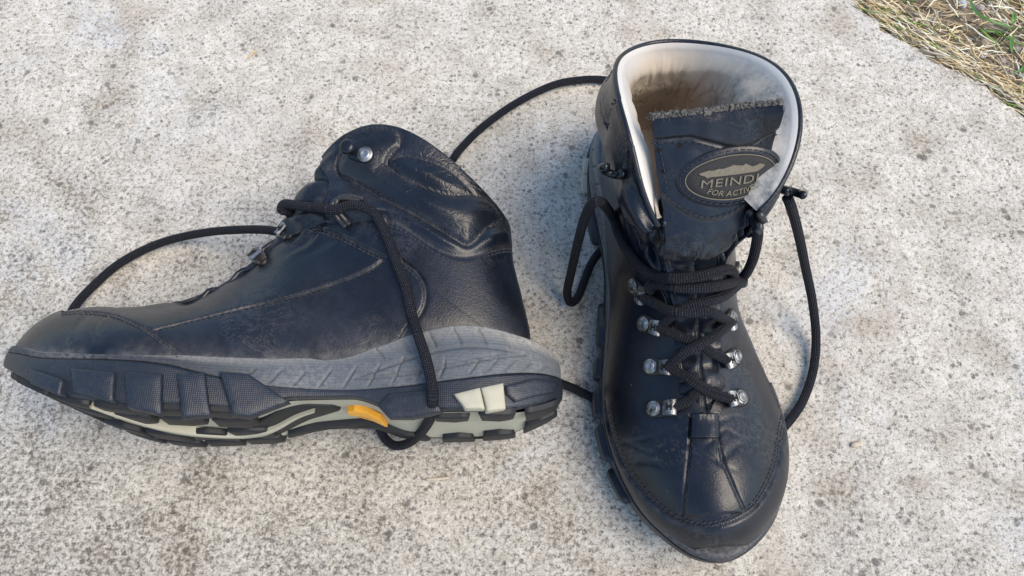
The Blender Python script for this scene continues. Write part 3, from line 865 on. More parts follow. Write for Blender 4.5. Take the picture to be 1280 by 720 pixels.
    for i, x in enumerate(np.arange(.152, .262, .0235)):
        for sd in (-1, 1):
            w0 = float(half(x + .008, sd)) - .0035; w1 = float(half(x + .012, sd)) - .0035
            if w0 < .012: continue
            i0 = max(w0 - .0105, .008)
            tread('tread_lug', [(x, sd*w0), (x + .0205, sd*(float(half(x+.0205, sd)) - .0035)), (x + .0200, sd*(i0 + .001)), (x + .010, sd*(i0 - .002)), (x + .0005, sd*i0)])
            if w0 > .03:
                j1 = i0 - .0085
                tread('tread_lug', [(x + .001, sd*(j1 + .003)), (x + .021, sd*(j1 + .004)), (x + .0225, sd*(j1 - .012)), (x + .011, sd*(j1 - .015)), (x + .002, sd*(j1 - .011))])
    tread('tread_lug', [(.272, .022), (.284, .010), (.287, 0), (.283, -.010), (.272, -.020), (.270, 0)])
    for x in (.004, .026, .048):
        for sd in (-1, 1):
            w0 = float(half(x + .004, sd)) - .0040; w1 = float(half(x + .016, sd)) - .0040
            i0 = max(w0 - .0105, .006)
            if x > .03 and sd < 0: w0 -= .006; w1 -= .006; i0 -= .004
            tread('tread_lug', [(x, sd*w0), (x + .018, sd*w1), (x + .017, sd*i0), (x + .008, sd*(i0 - .003)), (x + .001, sd*i0)])
    for sd in (1,):
        tread('tread_lug', [(.072, sd*.030), (.130, sd*.028), (.150, sd*.030), (.148, sd*.022), (.104, sd*.016), (.076, sd*.018)])
    # arch inlay: black web between the pale bands
    def bottom_px(L, z0=.008):
        r = []
        for x, y in L:
            a_ = LB.canon(CAM); c_ = LB.canon(CAM + ray(x, y)); t = (z0 - a_[2]) / (c_[2] - a_[2]); p = a_ + (c_ - a_)*t; r.append((p[0], p[1]))
        return r
    tread('arch_inlay', bottom_px([(318, 515), (345, 509), (385, 507), (415, 510), (426, 515), (405, 520), (370, 527), (335, 534), (305, 536)]), M_BLK, h=.0021)
    # pale band that runs along the tread from the toe into the arch
    C = catmull(bottom_px([(112, 514), (140, 522), (175, 531), (215, 539), (250, 544), (300, 546), (340, 541), (368, 535), (392, 530)], .0), 90)
    T2 = np.gradient(C, axis=0); T2 /= np.linalg.norm(T2, axis=1, keepdims=True); N2 = np.stack([-T2[:, 1], T2[:, 0]], 1); wd = np.interp(np.linspace(0, 1, 90), [0, .1, .5, .7, 1], [.0006, .0020, .0028, .0022, .0002])[:, None]
    rows_ = []
    for a_, dz in ((-1, .004), (-1, .0002), (-.8, -.0007), (.8, -.0007), (1, .0002), (1, .004)):
        q = C + N2 * wd * a_; rows_.append(np.c_[q, ZB(q[:, 0]) + dz])
    Gb = np.array(rows_).transpose(1, 0, 2); b.add('cream_band', Gb.reshape(-1, 3), grid_faces(90, 6), M_CREAM)
    return wall

build_upper(LB); build_upper(RB)
build_lining(LB); build_lining(RB)
build_stitches(LB); build_stitches(RB)
build_sole(LB); build_sole(RB)

# ------------------------------------------------------------------ tongue and folded gusset
TC = np.array([(.2300, .0620), (.2080, .0665), (.1890, .0745), (.1735, .0860), (.1640, .0990), (.1590, .1110), (.1540, .1215), (.1440, .1330), (.1320, .1450), (.1210, .1560), (.1130, .1655)])
TV = np.linspace(0, 1, len(TC))
TLEFT = [False]
def tongue_c(v): return np.stack([pchip(TV, TC[:, 0], v), pchip(TV, TC[:, 1], v)], -1)
_l = tongue_c(np.linspace(0, 1, 400)); TLEN = np.concatenate([[0], np.cumsum(np.linalg.norm(np.diff(_l, axis=0), axis=1))])
def v_at(l): return np.interp(l, TLEN, np.linspace(0, 1, 400))
def tongue_w(v): return np.interp(v, [0, .3, .5, .6, .68, .8, 1], [.0115, .0125, .0145, .018, .0220, .0255, .0270])
def tongue_pos(v, y, h=0.0):
    v = np.asarray(v, float) + 0*np.asarray(y, float); y = np.asarray(y, float) + 0*v
    c = tongue_c(v); c2 = tongue_c(np.clip(v + .01, 0, 1)); c1 = tongue_c(np.clip(v - .01, 0, 1)); T = c2 - c1
    T /= np.linalg.norm(T, axis=-1, keepdims=True) + 1e-9
    nx = T[..., 1]; nz = -T[..., 0]
    a = y / tongue_w(v); up = sstep(.75, 1.0, v)
    off = -.005 * a**2 + h - (.0055 * sstep(.35, .5, v) if TLEFT[0] else 0) + up * (.010 * np.clip(a, 0, 2)**2 - .001*np.clip(-a, 0, 1)) 
    yy = y + np.interp(v, [0, .3, .5, .7, 1], [0, 0, -.005, .002, .001]) * (1 if not TLEFT[0] else 0)
    cc = c + up[..., None] * np.stack([0*a, .004 * a + .0*a], -1)
    return np.stack([cc[..., 0] + nx*off, yy, cc[..., 1] + nz*off], -1)

def build_tongue(b):
    nv, na = 260, 110
    v = np.linspace(0, 1, nv)[:, None]; a = np.linspace(-1, 1, na)[None]
    y = a * tongue_w(v); V0 = tongue_pos(v, y)
    l = np.interp(v, np.linspace(0, 1, 400), TLEN) + 0*a; Lt = TLEN[-1]
    # top pad above the stitched wavy line, oval pad round the badge
    line = Lt - np.interp(y/.030, [-1, -.35, -.1, .35, .5, .8, 1.2], [.0105, .0105, .0135, .0185, .0175, .013, .006])
    h = .0014 * sstep(0, .0025, l - line) * sstep(Lt + .001, Lt - .004, l) + .0 - .0006 * np.exp(-((l - line)/.0008)**2)
    low = Lt - .050 + .013 * (y/.024)**2
    h = h + .0013 * sstep(-.0003, .0006, l - low) 
    seg = np.sin(l / .0185 * math.pi * 2); lowz = sstep(.62, .5, v)
    h = h + lowz * (.0014 * seg + .0010 * (1 - np.exp(-((y + .001)/.0012)**2)))
    h = h + .0009 * fbm(V0, 70, 61, 2) + .0012 * sstep(.7, .5, v) * fbm(V0, 110, 67, 2)
    V = tongue_pos(v, y, h)
    du = .35 * np.exp(-((l - low)/.0008)**2) + .3 * np.exp(-((l - line)/.0008)**2) + .25 * np.exp(-((y + .001)/.0007)**2) * lowz
    o = b.add('tongue', V.reshape(-1, 3), grid_faces(nv, na), M_LEA, attrs={'dust': (du + 0*V0[..., 0]).ravel()})
    md = o.modifiers.new('thick', 'SOLIDIFY'); md.thickness = .003; md.offset = -1
    b.tongueV = V; b.tline = (line, low)
    # stitches on the tongue
    SV = []; SF = []
    def run(pts):
        pts = np.array(pts); L = np.concatenate([[0], np.cumsum(np.hypot(*np.diff(pts, axis=0).T))])
        for q in np.arange(.001, L[-1] - .001, .0029):
            e = [np.array([np.interp(q + d, L, pts[:, 0]), np.interp(q + d, L, pts[:, 1])]) for d in (-.0010, .0010)]
            P = [tongue_pos(v_at(t[0]), t[1], .0018)[()] for t in e]
            tb = tube([P[0], (np.array(P[0]) + P[1])/2, P[1]], .00028, 5); off = len(SV)
            SV.extend(tb[0].tolist()); SF.extend([[i + off for i in f] for f in tb[1]])
    yy = np.linspace(-.0275, .0285, 60)
    run([(Lt - np.interp(q/.030, [-1, -.35, -.1, .35, .5, .8, 1.2], [.0105, .0105, .0135, .0185, .0175, .013, .006]) - .0014, q) for q in yy])
    yy = np.linspace(-.0235, .0235, 60)
    run([(Lt - .050 + .013 * (q/.024)**2 + .0016, q) for q in yy])
    run([(q, -.0255 + (Lt - q) * .12) for q in np.linspace(Lt - .035, Lt - .004, 20)])
    for y0 in (-.0015, ): run([(q, y0) for q in np.linspace(.012, Lt - .062, 60)])
    so_ = b.add('tongue_stitching', SV, SF, M_THR); so_['kind'] = 'stuff'
    # fleece edge
    aa = np.linspace(-1, 1, 220); P = tongue_pos(np.ones(220), aa * tongue_w(1.0), -.001)
    tb = tube(P, .0019, 18); Vt = np.array(tb[0]); Vt += .0012 * np.stack([vnoise(Vt, 700, s_) for s_ in (1, 2, 3)], -1) + .0008 * np.stack([vnoise(Vt, 1500, s_) for s_ in (4, 5, 6)], -1)
    fe = b.add('fleece_edge', Vt, tb[1], M_FUZZ)
    r2 = np.random.default_rng(3); HV = []; HF = []
    for k in range(500):
        i = r2.integers(0, 220); p = P[i] + r2.normal(0, .0010, 3); d = r2.normal(0, 1, 3); d[2] = abs(d[2]); d /= np.linalg.norm(d)
        e = r2.normal(0, .0008, 3); q = [p, p + d*.0009 + e*.3, p + d*.0015 + e]
        t_ = tube(q, .00012, 3); off = len(HV); HV.extend(t_[0].tolist()); HF.extend([[a_ + off for a_ in f] for f in t_[1]])
    hz = b.add('fleece_fuzz', HV, HF, M_FUZZ, parent=fe); hz['kind'] = 'stuff'

def build_gusset(b):
    left = b.cfg['left']; allV = []
    ks = np.linspace(5.4, 15.6, 220); nw = 70; w_ = np.linspace(0, 1, nw)[None]
    for s in (1, -1):
        E = shell_point(ks, ks*0, s, b.cfg)
        v = np.interp(ks, [5.4, 8, 9, 10, 12, 15.6], [.01, .27, .36, .46, .60, .74])
        T = tongue_pos(v, s * tongue_w(v) * .82)
        E2 = E + np.array([-.0012, 0, -.0014]) * (1 if not left else .6)
        P = E2[:, None] * (1 - w_[..., None]) + T[:, None] * w_[..., None]
        out = np.array([.85, 0, .5]) * .9 + np.array([0, s * .45, 0])
        if left:
            zc = P[..., 2]
            sh = np.sin(math.pi * np.clip(w_, 0, 1)) ** .8
            lum = .0002 + .0085 * (np.abs(np.sin((zc - .110) / .0175 * math.pi)) ** .8)
            amp = sstep(9.5, 11, ks)[:, None] * lum * sh + .001 * sh
            amp = amp + .0012 * fbm(P, 90, 71 + s, 2) * sh
        else:
            sh = np.sin(math.pi * w_) ** 1.0
            puf = sstep(8.6, 10.2, ks)[:, None] * sstep(15.6, 12.5, ks)[:, None]
            q = w_ * 2.1 + .35 * vnoise(P, 60, 80 + s)
            amp = puf * (.0055 * np.exp(-((q - .55)/.28)**2) + .0036 * np.exp(-((q - 1.45)/.25)**2)) - .004 * sh * puf - .0022 * sh * (1 - puf)
            amp = amp + puf * .0016 * np.sin(ks[:, None] * 4.2 + 3 * w_ + s) * sh + .0010 * fbm(P, 130, 75 + s, 2) * sh
        P = P + out * amp[..., None]
        top_ = sstep(14.2, 15.6, ks)[:, None, None]; P = P + top_ * np.array([-.007, 0, -.004])
        du = .18 * sstep(.0, .5, fbm(P, 120, 9, 2))
        o = b.add('gusset_fold', P.reshape(-1, 3), grid_faces(*P.shape[:2], flip=(s < 0)), M_LEA, attrs={'dust': du.ravel()})
        md = o.modifiers.new('thick', 'SOLIDIFY'); md.thickness = .0012; md.offset = 0
        allV.append(P)
    b.gus = allV
    # second picking surface including tongue and gusset
    V = []; F = []; off = 0
    for G in [b.D[1][0][::3, ::3], b.D[-1][0][::3, ::3], b.tongueV[::3, ::3]] + [g[::3, ::3] for g in allV]:
        V.append(b.world(G.reshape(-1, 3))); F.append(grid_faces(*G.shape[:2]) + off); off += G.shape[0]*G.shape[1]
    q = PER[::6] + NPER[::6] * .0008; W = np.array([np.c_[q, ZT(q[:, 0])*(1-f) + ZB(q[:, 0])*f] for f in (0, .5, 1)])
    V.append(b.world(W.reshape(-1, 3))); F.append(grid_faces(3, len(q), wrap=True) + off)
    b.bvh = BVHTree.FromPolygons([Vector(v) for v in np.vstack(V)], np.vstack(F).tolist())

for B_ in (LB, RB):
    TLEFT[0] = B_ is LB; build_tongue(B_); build_gusset(B_)

# ------------------------------------------------------------------ badge, print and lettering on the tongue of the upright boot
def text_mesh(txt, size, shear=0.0, spacing=1.0, bold=0.0):
    cu = bpy.data.curves.new('t', 'FONT'); cu.body = txt; cu.size = size; cu.align_x = 'CENTER'; cu.align_y = 'CENTER'; cu.shear = shear; cu.space_character = spacing
    cu.offset = bold; cu.resolution_u = 4
    ob = bpy.data.objects.new('t', cu); COL.objects.link(ob); dg = bpy.context.evaluated_depsgraph_get(); dg.update()
    me = bpy.data.meshes.new_from_object(ob.evaluated_get(dg)); V = np.array([v.co[:] for v in me.vertices]); F = [list(p.vertices) for p in me.polygons]
    bpy.data.objects.remove(ob); bpy.data.meshes.remove(me); bpy.data.curves.remove(cu); return V, F

def solid(V, F, lift):
    """V top points (n,3) with normals implied by lift function giving lower points"""
    n = len(V); G = np.vstack([V, lift]); FF = [list(f) for f in F]; cnt = {}
    for f in F:
        for a, c in zip(f, f[1:] + f[:1]): cnt[(a, c)] = 1
    for (a, c) in list(cnt):
        if (c, a) not in cnt: FF.append([c, a, a + n, c + n])
    return G, FF

def badge():
    b = RB; Lt = TLEN[-1]; l0 = Lt - .0300; y0 = .0075; rot = math.radians(1.5)
    def place(xy, h):
        xy = xy * np.array([.95, .84]) if h >= .0034 else xy
        x = xy[:, 0]*math.cos(rot) - xy[:, 1]*math.sin(rot); y = xy[:, 0]*math.sin(rot) + xy[:, 1]*math.cos(rot)
        return tongue_pos(v_at(l0 + y), y0 + x, h)
    ea, eb = .0215, .0102
    def ellipse_disc(a, b_, h, nm, mat, parent=None, n=64):
        rr = [.0, .25, .5, .75, .96, 1.0]; V = []; F = []
        for r in rr[1:]:
            t = np.linspace(0, 2*math.pi, n, endpoint=False); V.append(place(np.c_[a*r*np.cos(t), b_*r*np.sin(t)], h if r < 1 else h - .0015))
        V = np.vstack([place(np.zeros((1, 2)), h)] + V)
        F += [(0, 1 + i, 1 + (i+1) % n) for i in range(n)]
        for k in range(len(rr) - 2):
            F += [(1 + k*n + i, 1 + (k+1)*n + i, 1 + (k+1)*n + (i+1) % n, 1 + k*n + (i+1) % n) for i in range(n)]
        return b.add(nm, V, F, mat, parent)
    p0 = ellipse_disc(ea + .004, eb + .0038, .0026, 'badge_surround', M_LEA)
    p1 = ellipse_disc(ea, eb, .0030, 'badge', M_BADGE, p0)
    # gold rim line
    t = np.linspace(0, 2*math.pi, 120, endpoint=False)
    R = [place(np.c_[(ea - .0002)*np.cos(t), (eb - .0002)*np.sin(t)], h) for h in (.0031,)]
    P = np.vstack([R[0], R[0][:1]]); tb = tube(P, .00028, 6); b.add('badge_rim', tb[0], tb[1], M_GOLD, p0)
    def flat(V2, F, h, nm):
        top = place(V2, h); lo = top - np.array([.0003, 0, .0003]); G, FF = solid(top, F, lo); return b.add(nm, G, FF, M_GOLD, p0, smooth=False)
    # mountain ridge print
    ridge = [(-.0165, .0040), (-.0150, .0028), (-.0132, .0022), (-.0125, .0010), (-.0105, .0016), (.0125, .0016), (.0135, .0022), (.0155, .0034), (.0165, .0046), (.0150, .0050), (.0135, .0058), (.0118, .0050),
             (.0100, .0046), (.0085, .0054), (.0062, .0068), (.0050, .0058), (.0030, .0062), (.0005, .0068), (-.002, .0060), (-.0045, .0054), (-.007, .0056), (-.009, .0050), (-.0115, .0052), (-.014, .0046)]
    R = np.array(ridge); cen = np.array([[0, .0036]]); V2 = np.vstack([R, cen]); n = len(R)
    # columns so that the strip follows the tongue
    xs = np.linspace(-.0160, .0160, 60); top = np.interp(xs, *np.array(sorted([(x, y) for x, y in ridge[9:] + [ridge[0]]])).T); bot = np.interp(xs, [-.0165, -.0150, -.0132, -.0125, -.0105, .0125, .0135, .0155, .0165], [.0040, .0028, .0022, .0010, .0016, .0016, .0022, .0034, .0046])
    V2 = np.vstack([np.c_[xs, bot], np.c_[xs, np.maximum(top, bot + .0002)]]); F = [[i, i+1, 61 + i, 60 + i] for i in range(59)]
    flat(V2, F, .0034, 'mountain_print')
    V, F = text_mesh('MEINDL', .0068, .12, 1.10, 0.0); V = V[:, :2]; V[:, 0] = V[:, 0]*1.22 - .0004; V[:, 1] = V[:, 1]*.95 - .0022; flat(V, F, .0036, 'lettering')
    V, F = text_mesh('FOR ACTIVES', .0041, .18, 1.05, .00003); V = V[:, :2]
    rad = .030; ang = V[:, 0] / rad * 1.02; V = np.c_[(rad + V[:, 1]*-1) * np.sin(ang), rad - (rad - V[:, 1]) * np.cos(ang)] ; V[:, 1] += -.0086
    flat(V, F, .0036, 'lettering')
    # stitches round the badge
    SV = []; SF = []
    for q in np.linspace(0, 2*math.pi, 46, endpoint=False):
        P = [place(np.array([[(ea+.0021)*math.cos(q+d), (eb+.0020)*math.sin(q+d)]]), .0029)[0] for d in (-.045, 0, .045)]
        tb = tube(P, .00028, 5); off = len(SV); SV += tb[0].tolist(); SF += [[i + off for i in f] for f in tb[1]]
    o = b.add('badge_stitching', SV, SF, M_THR, p0); o['kind'] = 'stuff'
    for px, py in ((823, 188), (850, 182), (829, 214)):
        p, n = hit(RB, px, py); c = RB.canon(p); nn = RB.canon(p + n) - c
        t1 = np.cross(nn, [0, 1, 0]); t1 /= np.linalg.norm(t1); t2 = np.cross(nn, t1)
        V = [c + nn*.0003] + [c + nn*.0003 + .0010*(math.cos(a)*t1 + math.sin(a)*t2*1.3) for a in np.linspace(0, 6.28, 12, endpoint=False)]
        RB.add('vent_hole', np.array(V), [(0, i + 1, (i+1) % 12 + 1) for i in range(12)], M_HOLE)
M_BADGE = mat_plain('badge_cloth', (.022, .022, .022), .8, bumpd=.0004, scale=1800, var=.6)
badge()

# ------------------------------------------------------------------ hooks, rivets, laces
def frame(b, rv, cl):
    p, n = hit(b, *rv); q, _ = hit(b, *cl)
    d = q - p; d -= n * (d @ n); L = np.linalg.norm(d); d /= L; s = np.cross(n, d)
    return p, n, d, s, L

def lathe(c, n, s, d, prof, seg=20):
    V = []; 
    for r, h in prof:
        for a in np.linspace(0, 2*math.pi, seg, endpoint=False): V.append(c + n*h + r*(math.cos(a)*d + math.sin(a)*s))
    V.append(c + n*prof[-1][1]); F = grid_faces(len(prof), seg, wrap=True).tolist(); k = (len(prof)-1)*seg
    F += [[k + i, k + (i+1) % seg, len(V) - 1] for i in range(seg)]
    return np.array(V), F

def stadium(c, n, d, s, x0, x1, r0, r1, th, h0):
    ring = [(x0 + r0*math.cos(a), r0*math.sin(a)) for a in np.linspace(math.pi/2, 3*math.pi/2, 12)] + [(x1 + r1*math.cos(a)*.35, r1*math.sin(a)) for a in np.linspace(-math.pi/2, math.pi/2, 8)]
    m = len(ring); V = []
    for k, (sc, h) in enumerate(((1, h0 - .001), (1, h0 + th*.7), (.94, h0 + th))):
        for x, y in ring: V.append(c + d*((x - (x0+x1)/2)*sc + (x0+x1)/2) + s*y*sc + n*h)
    V.append(c + d*(x0+x1)/2 + n*(h0+th)); F = grid_faces(3, m, wrap=True).tolist(); F += [[2*m + i, 2*m + (i+1) % m, 3*m] for i in range(m)]
    return np.array(V), F

RIV = [(.0042, -.001), (.0042, .0002), (.0038, .0005), (.0033, .0005), (.0031, .0006), (.0030, .0010), (.0026, .0013), (.0018, .0014), (.0012, .0012), (.0006, .0011)]
def lace_hook(b, rv, cl, rivet=True, scale=.92):
    p, n, d, s, L = frame(b, rv, cl); p = p + n * .0006; L = max(.008, min(L, .0125)); k = scale
    V, F = stadium(p, n, d, s, 0, L * .8, .0052*k, .0040*k, .0009, .0) if rivet else stadium(p, n, d, s, L*.5, L * .8, .0030, .0030, .0009, .0)
    V = b.canon(V); fix = lambda F: F if not b.mir else [f[::-1] for f in F]
    o = b.add('lace_hook', V, fix(F), M_PLATE)
    if not rivet: o.scale = (1, 1, 1)
    # clip: plate rising over the cord and folding back
    pr = [(L*.45, .0010), (L*.80, .0011), (L*1.0, .0016), (L*1.10, .0030), (L*1.06, .0044), (L*.93, .0052), (L*.75, .0050), (L*.60, .0040)]
    P = catmull(pr, 22); V = []; 
    for i, (x, h) in enumerate(P):
        w_ = (.0034 + .0009 * math.sin(i/21*math.pi)) * k
        nx = np.gradient(P[:, 0])[i]; nh = np.gradient(P[:, 1])[i]; q = math.hypot(nx, nh); ox, oh = -nh/q*.0004, nx/q*.0004
        for y, e in ((-w_, 1), (w_, 1), (w_, -1), (-w_, -1)): V.append(p + d*(x + ox*e) + n*(h + oh*e) + s*y)
    F = grid_faces(22, 4, wrap=True).tolist() + [[0, 1, 2, 3], [84, 85, 86, 87][::-1]]
    b.add('clip', b.canon(np.array(V)), fix(F), M_MET, o, smooth=False)
    c0 = p + d*L*.86 + n*.00565; V = []
    sl = [(-.0016, -.0017), (-.0016, .0017), (-.0004, .0017), (-.0004, .0008), (.0007, .0008), (.0007, .0018), (.0016, .0018), (.0016, -.0018), (.0007, -.0018), (.0007, -.0006), (-.0004, -.0006), (-.0004, -.0017)]
    V = [c0 + d*x + s*y for x, y in sl] + [c0 + d*x + s*y - n*.0006 for x, y in sl]; m = len(sl)
    b.add('slot', b.canon(np.array(V)), fix([list(range(m))] + [[i, (i+1) % m, (i+1) % m + m, i + m] for i in range(m)]), M_HOLE, o, smooth=False)
    if rivet:
        V, F = lathe(p + n*.0008, n, s, d, [(r*k, h) for r, h in RIV]); b.add('rivet', b.canon(V), fix(F), M_MET, o)
    return p + d*L*.92 + n*.0030

CLIP = {}
for key, rv, cl in (('L1', (818, 511), (846, 511)), ('L2', (814, 458), (842, 460)), ('L3', (806, 405), (834, 411)), ('L4', (793, 357), (814, 371)),
                    ('R1', (925, 497), (905, 502)), ('R2', (919, 446), (897, 454)), ('R3', (914, 397), (900, 406)), ('R4', (940, 338), (924, 352))):
    CLIP[key] = lace_hook(RB, rv, cl)
lace_hook(LB, (366, 297), (352, 287), False); lace_hook(LB, (334, 333), (322, 320), False)

def speed_hook(b, knob, rv):
    p, n, d, s, L = frame(b, rv, knob); p = p + n*.0004; fix = lambda F: F if not b.mir else [f[::-1] for f in F]
    V, F = stadium(p, n, d, s, 0, L, .0045, .0040, .0009, 0); o = b.add('speed_hook', b.canon(V), fix(F), M_DARKM)
    c = p + d*L
    V, F = lathe(c + d*.0004, n, s, d, [(.0022, 0), (.0020, .0025), (.0024, .0034), (.0036, .0042), (.0041, .0052), (.0038, .0062), (.0026, .0069), (.0010, .0071)])
    b.add('knob', b.canon(V), fix(F), M_DARKM, o)
    V, F = lathe(p + n*.0008, n, s, d, RIV); b.add('rivet', b.canon(V), fix(F), M_MET, o)
speed_hook(LB, (440, 190), (457, 194))

def ring_hook(b, c_px, z, axis, r=.0050):
    c = on_z(*c_px, z); ax = np.array(axis, float); ax /= np.linalg.norm(ax); u = np.cross(ax, [0, 0, 1.0]); u /= np.linalg.norm(u); v = np.cross(ax, u)
    a = np.linspace(-.5, 4.3, 26); P = c + r*(np.cos(a)[:, None]*u + np.sin(a)[:, None]*v); tb = tube(P, .0020, 12)
    o = b.add('speed_hook', b.canon(tb[0]), [f[::-1] for f in tb[1]] if b.mir else tb[1], M_DARKM); return c
ring_hook(RB, (990, 240), .133, (0.2, .6, .5)); ring_hook(RB, (765, 214), .133, (.3, .8, .3))

LR = .0026
def lace(b, wp, name='lace', r=LR, parent=None, smooth=5):
    """waypoints (px, py, z) with z None = resting on the surface picked there"""
    P2 = catmull([(x, y) for x, y, *_ in wp], 30 * len(wp)); n = len(P2)
    # fraction of each waypoint along the dense curve
    ks = [int(np.argmin(np.hypot(P2[:, 0] - x, P2[:, 1] - y) + .02*abs(np.arange(n) - i*(n-1)/(len(wp)-1)))) for i, (x, y, *_) in enumerate(wp)]
    ks = np.maximum.accumulate(ks); depth = np.full(n, np.nan)
    for i in range(n):
        seg = min(np.searchsorted(ks, i, side='right') - 1, len(wp) - 2); za, zb_ = wp[seg][2], wp[seg+1][2]
        f = (i - ks[seg]) / max(1, ks[seg+1] - ks[seg]); d = ray(*P2[i]); dn = d / np.linalg.norm(d)
        def dep(zz):
            if zz is None or isinstance(zz, str):
                rr = b.bvh.ray_cast(Vector(CAM), Vector(dn)); lift = 0.0
                if rr[0] is None: return np.nan
                return rr[3] - r * 1.25 - lift
            return (zz - CAM[2]) / dn[2]
        if za is None and zb_ is None: depth[i] = dep(None)
        elif za is None: depth[i] = (1-f)*dep(None) + f*dep(zb_) if not np.isnan(dep(None)) else dep(zb_)
        elif zb_ is None: depth[i] = (1-f)*dep(za) + f*dep(None) if not np.isnan(dep(None)) else dep(za)
        else: depth[i] = (1-f)*dep(za) + f*dep(zb_)
    ok = ~np.isnan(depth); depth = np.interp(np.arange(n), np.where(ok)[0], depth[ok])
    m = smooth; pad = np.pad(depth, m, mode='edge'); mn = np.array([pad[i:i+2*m+1].min() for i in range(n)])
    pad = np.pad(mn, 2*m, mode='edge'); depth = np.convolve(pad, np.ones(4*m+1)/(4*m+1), 'valid')
    W = np.array([CAM + ray(*P2[i])/np.linalg.norm(ray(*P2[i]))*depth[i] for i in range(n)])
    W[:, 2] = np.maximum(W[:, 2], r + .0004)
    tb = tube(catmull(W[::4], n), r, 16)
    F = [list(f) for f in tb[1]]; F = [f[::-1] for f in F] if b.mir else F
    return b.add(name, b.canon(tb[0]), F, M_LACE, parent, uv=tb[2])

def strand(b, A, C, mids, lift=.0, r=LR, sag=0.0):
    """cord between two 3-D clip points through pixel waypoints, depth blended"""
    pr = lambda p: (640 + FPX*(p-CAM)@RT/((p-CAM)@FW), 360 - FPX*(p-CAM)@UP/((p-CAM)@FW))
    dA = (A-CAM)@FW; dC = (C-CAM)@FW; pa, pc = pr(A), pr(C)
    px = catmull([pa] + mids + [pc], 60); t = np.linspace(0, 1, 60)
    D = dA + (dC-dA)*t - (lift) * np.sin(math.pi*t)
    Ds = []
    for (x, y), dd in zip(px, D):
        v = ray(x, y); rr = b.bvh.ray_cast(Vector(CAM), Vector(v / np.linalg.norm(v))); ds = (rr[3] / np.linalg.norm(v) - r*1.1 - lift*.8) if rr[0] is not None else dd
        Ds.append(ds)
    Ds = np.array(Ds); pad = np.pad(Ds, 4, mode='edge'); Ds = np.array([pad[i:i+9].min() for i in range(60)]); w_ = np.minimum(1, np.sin(math.pi*t)*3)
    D = np.minimum(D, Ds*w_ + D*(1-w_)); pad = np.pad(D, 5, mode='edge'); D = np.convolve(pad, np.ones(11)/11, 'valid')
    W = np.array([CAM + ray(x, y)*dd for (x, y), dd in zip(px, D)])
    tb = tube(W, r, 16); return b.add('lace', b.canon(tb[0]), tb[1], M_LACE, uv=tb[2])
S = CLIP
def at(b, x, y, h):
    p, n = hit(b, x, y, h); return p
strand(RB, at(RB, 878, 478, .0005), S['L1'], [(868, 492), (858, 502)], .000)
strand(RB, S['R1'], S['L2'], [(892, 492), (870, 480), (856, 470)], .003)
strand(RB, S['R2'], S['L3'], [(889, 440), (876, 431), (858, 424)], .001)
strand(RB, S['L2'], S['R3'], [(852, 443), (872, 432), (893, 420)], .005)
strand(RB, S['L4'], S['R3'], [(822, 381), (836, 388), (861, 391), (886, 390)], .002)
strand(RB, S['R4'], S['L3'], [(905, 370), (884, 377), (860, 383), (844, 392)], -.001)
lace(RB, [(816, 366, None), (811, 358, None), (828, 356, None), (852, 360, None), (879, 360, None), (906, 356, None), (928, 347, None), (940, 327, None), (946, 302, None), (947, 285, None), (943, 274, None)], smooth=9)
lace(RB, [(918, 346, None), (912, 337, None), (892, 341, None), (870, 346, None), (840, 348, None), (816, 344, None), (798, 331, None), (783, 312, None), (773, 292, None), (768, 276, None), (760, 262, None), (750, 252, .120), (739, 256, .112), (730, 275, .095),
          (722, 305, .068), (714, 340, .036), (709, 365, .014), (713, 378, .006), (722, 372, .004), (731, 350, .004), (738, 332, .004), (747, 318, .004), (760, 305, .004)], smooth=7)
lace(RB, [(984, 246, .126), (990, 262, .112), (998, 292, .085), (1007, 335, .050), (1016, 380, .022), (1020, 425, .007), (1016, 465, .004), (1004, 500, .004), (990, 522, .004), (970, 545, .004)])
lace(RB, [(566, 200, .006), (575, 187, .004), (603, 159, .004), (645, 129, .004), (690, 107, .004), (725, 100, .004), (757, 100, .004), (790, 108, .004), (815, 125, .006)])
lace(LB, [(670, 470, .010), (697, 478, .006), (720, 487, .004), (745, 500, .004), (768, 515, .004)])
lace(LB, [(85, 400, .01), (93, 384, .008), (112, 362, .004), (150, 329, .004), (200, 304, .005), (255, 291, .012), (305, 287, .026), (338, 288, .040), (352, 293, .050), (352, 305, .050), (338, 318, .048), (330, 333, .045)])
lace(LB, [(357, 284, .062), (364, 272, .072), (360, 265, None), (352, 262, .080), (356, 255, .084), (372, 257, None), (399, 260, None), (420, 262, None), (432, 258, None), (448, 257, None), (468, 267, None), (483, 295, None), (495, 327, None), (507, 358, None), (514, 389, None),
          (522, 417, None), (533, 450, None), (540, 483, None), (541, 500, None), (538, 522, .070), (526, 541, .032), (510, 554, .010), (494, 557, .005), (482, 549, .005), (476, 538, .008), (474, 528, .014)], smooth=6)

def band(b, px, r=.0011, off=.0):
    lace(b, [(x, y, None) for x, y in px], name='pull_loop', r=r, smooth=2).data.materials[0] = M_LOOP
for dx, dy in ((0, 0), (5, -3)):
    band(LB, [(432 + dx, 284 + dy), (421 + dx, 271 + dy), (415 + dx, 259 + dy), (420 + dx, 250 + dy), (433 + dx, 248 + dy), (450 + dx, 252 + dy)], .0013)
band(RB, [(935, 262), (944, 272), (950, 284), (945, 292)], .0018); band(RB, [(940, 258), (950, 268), (956, 280)], .0018)

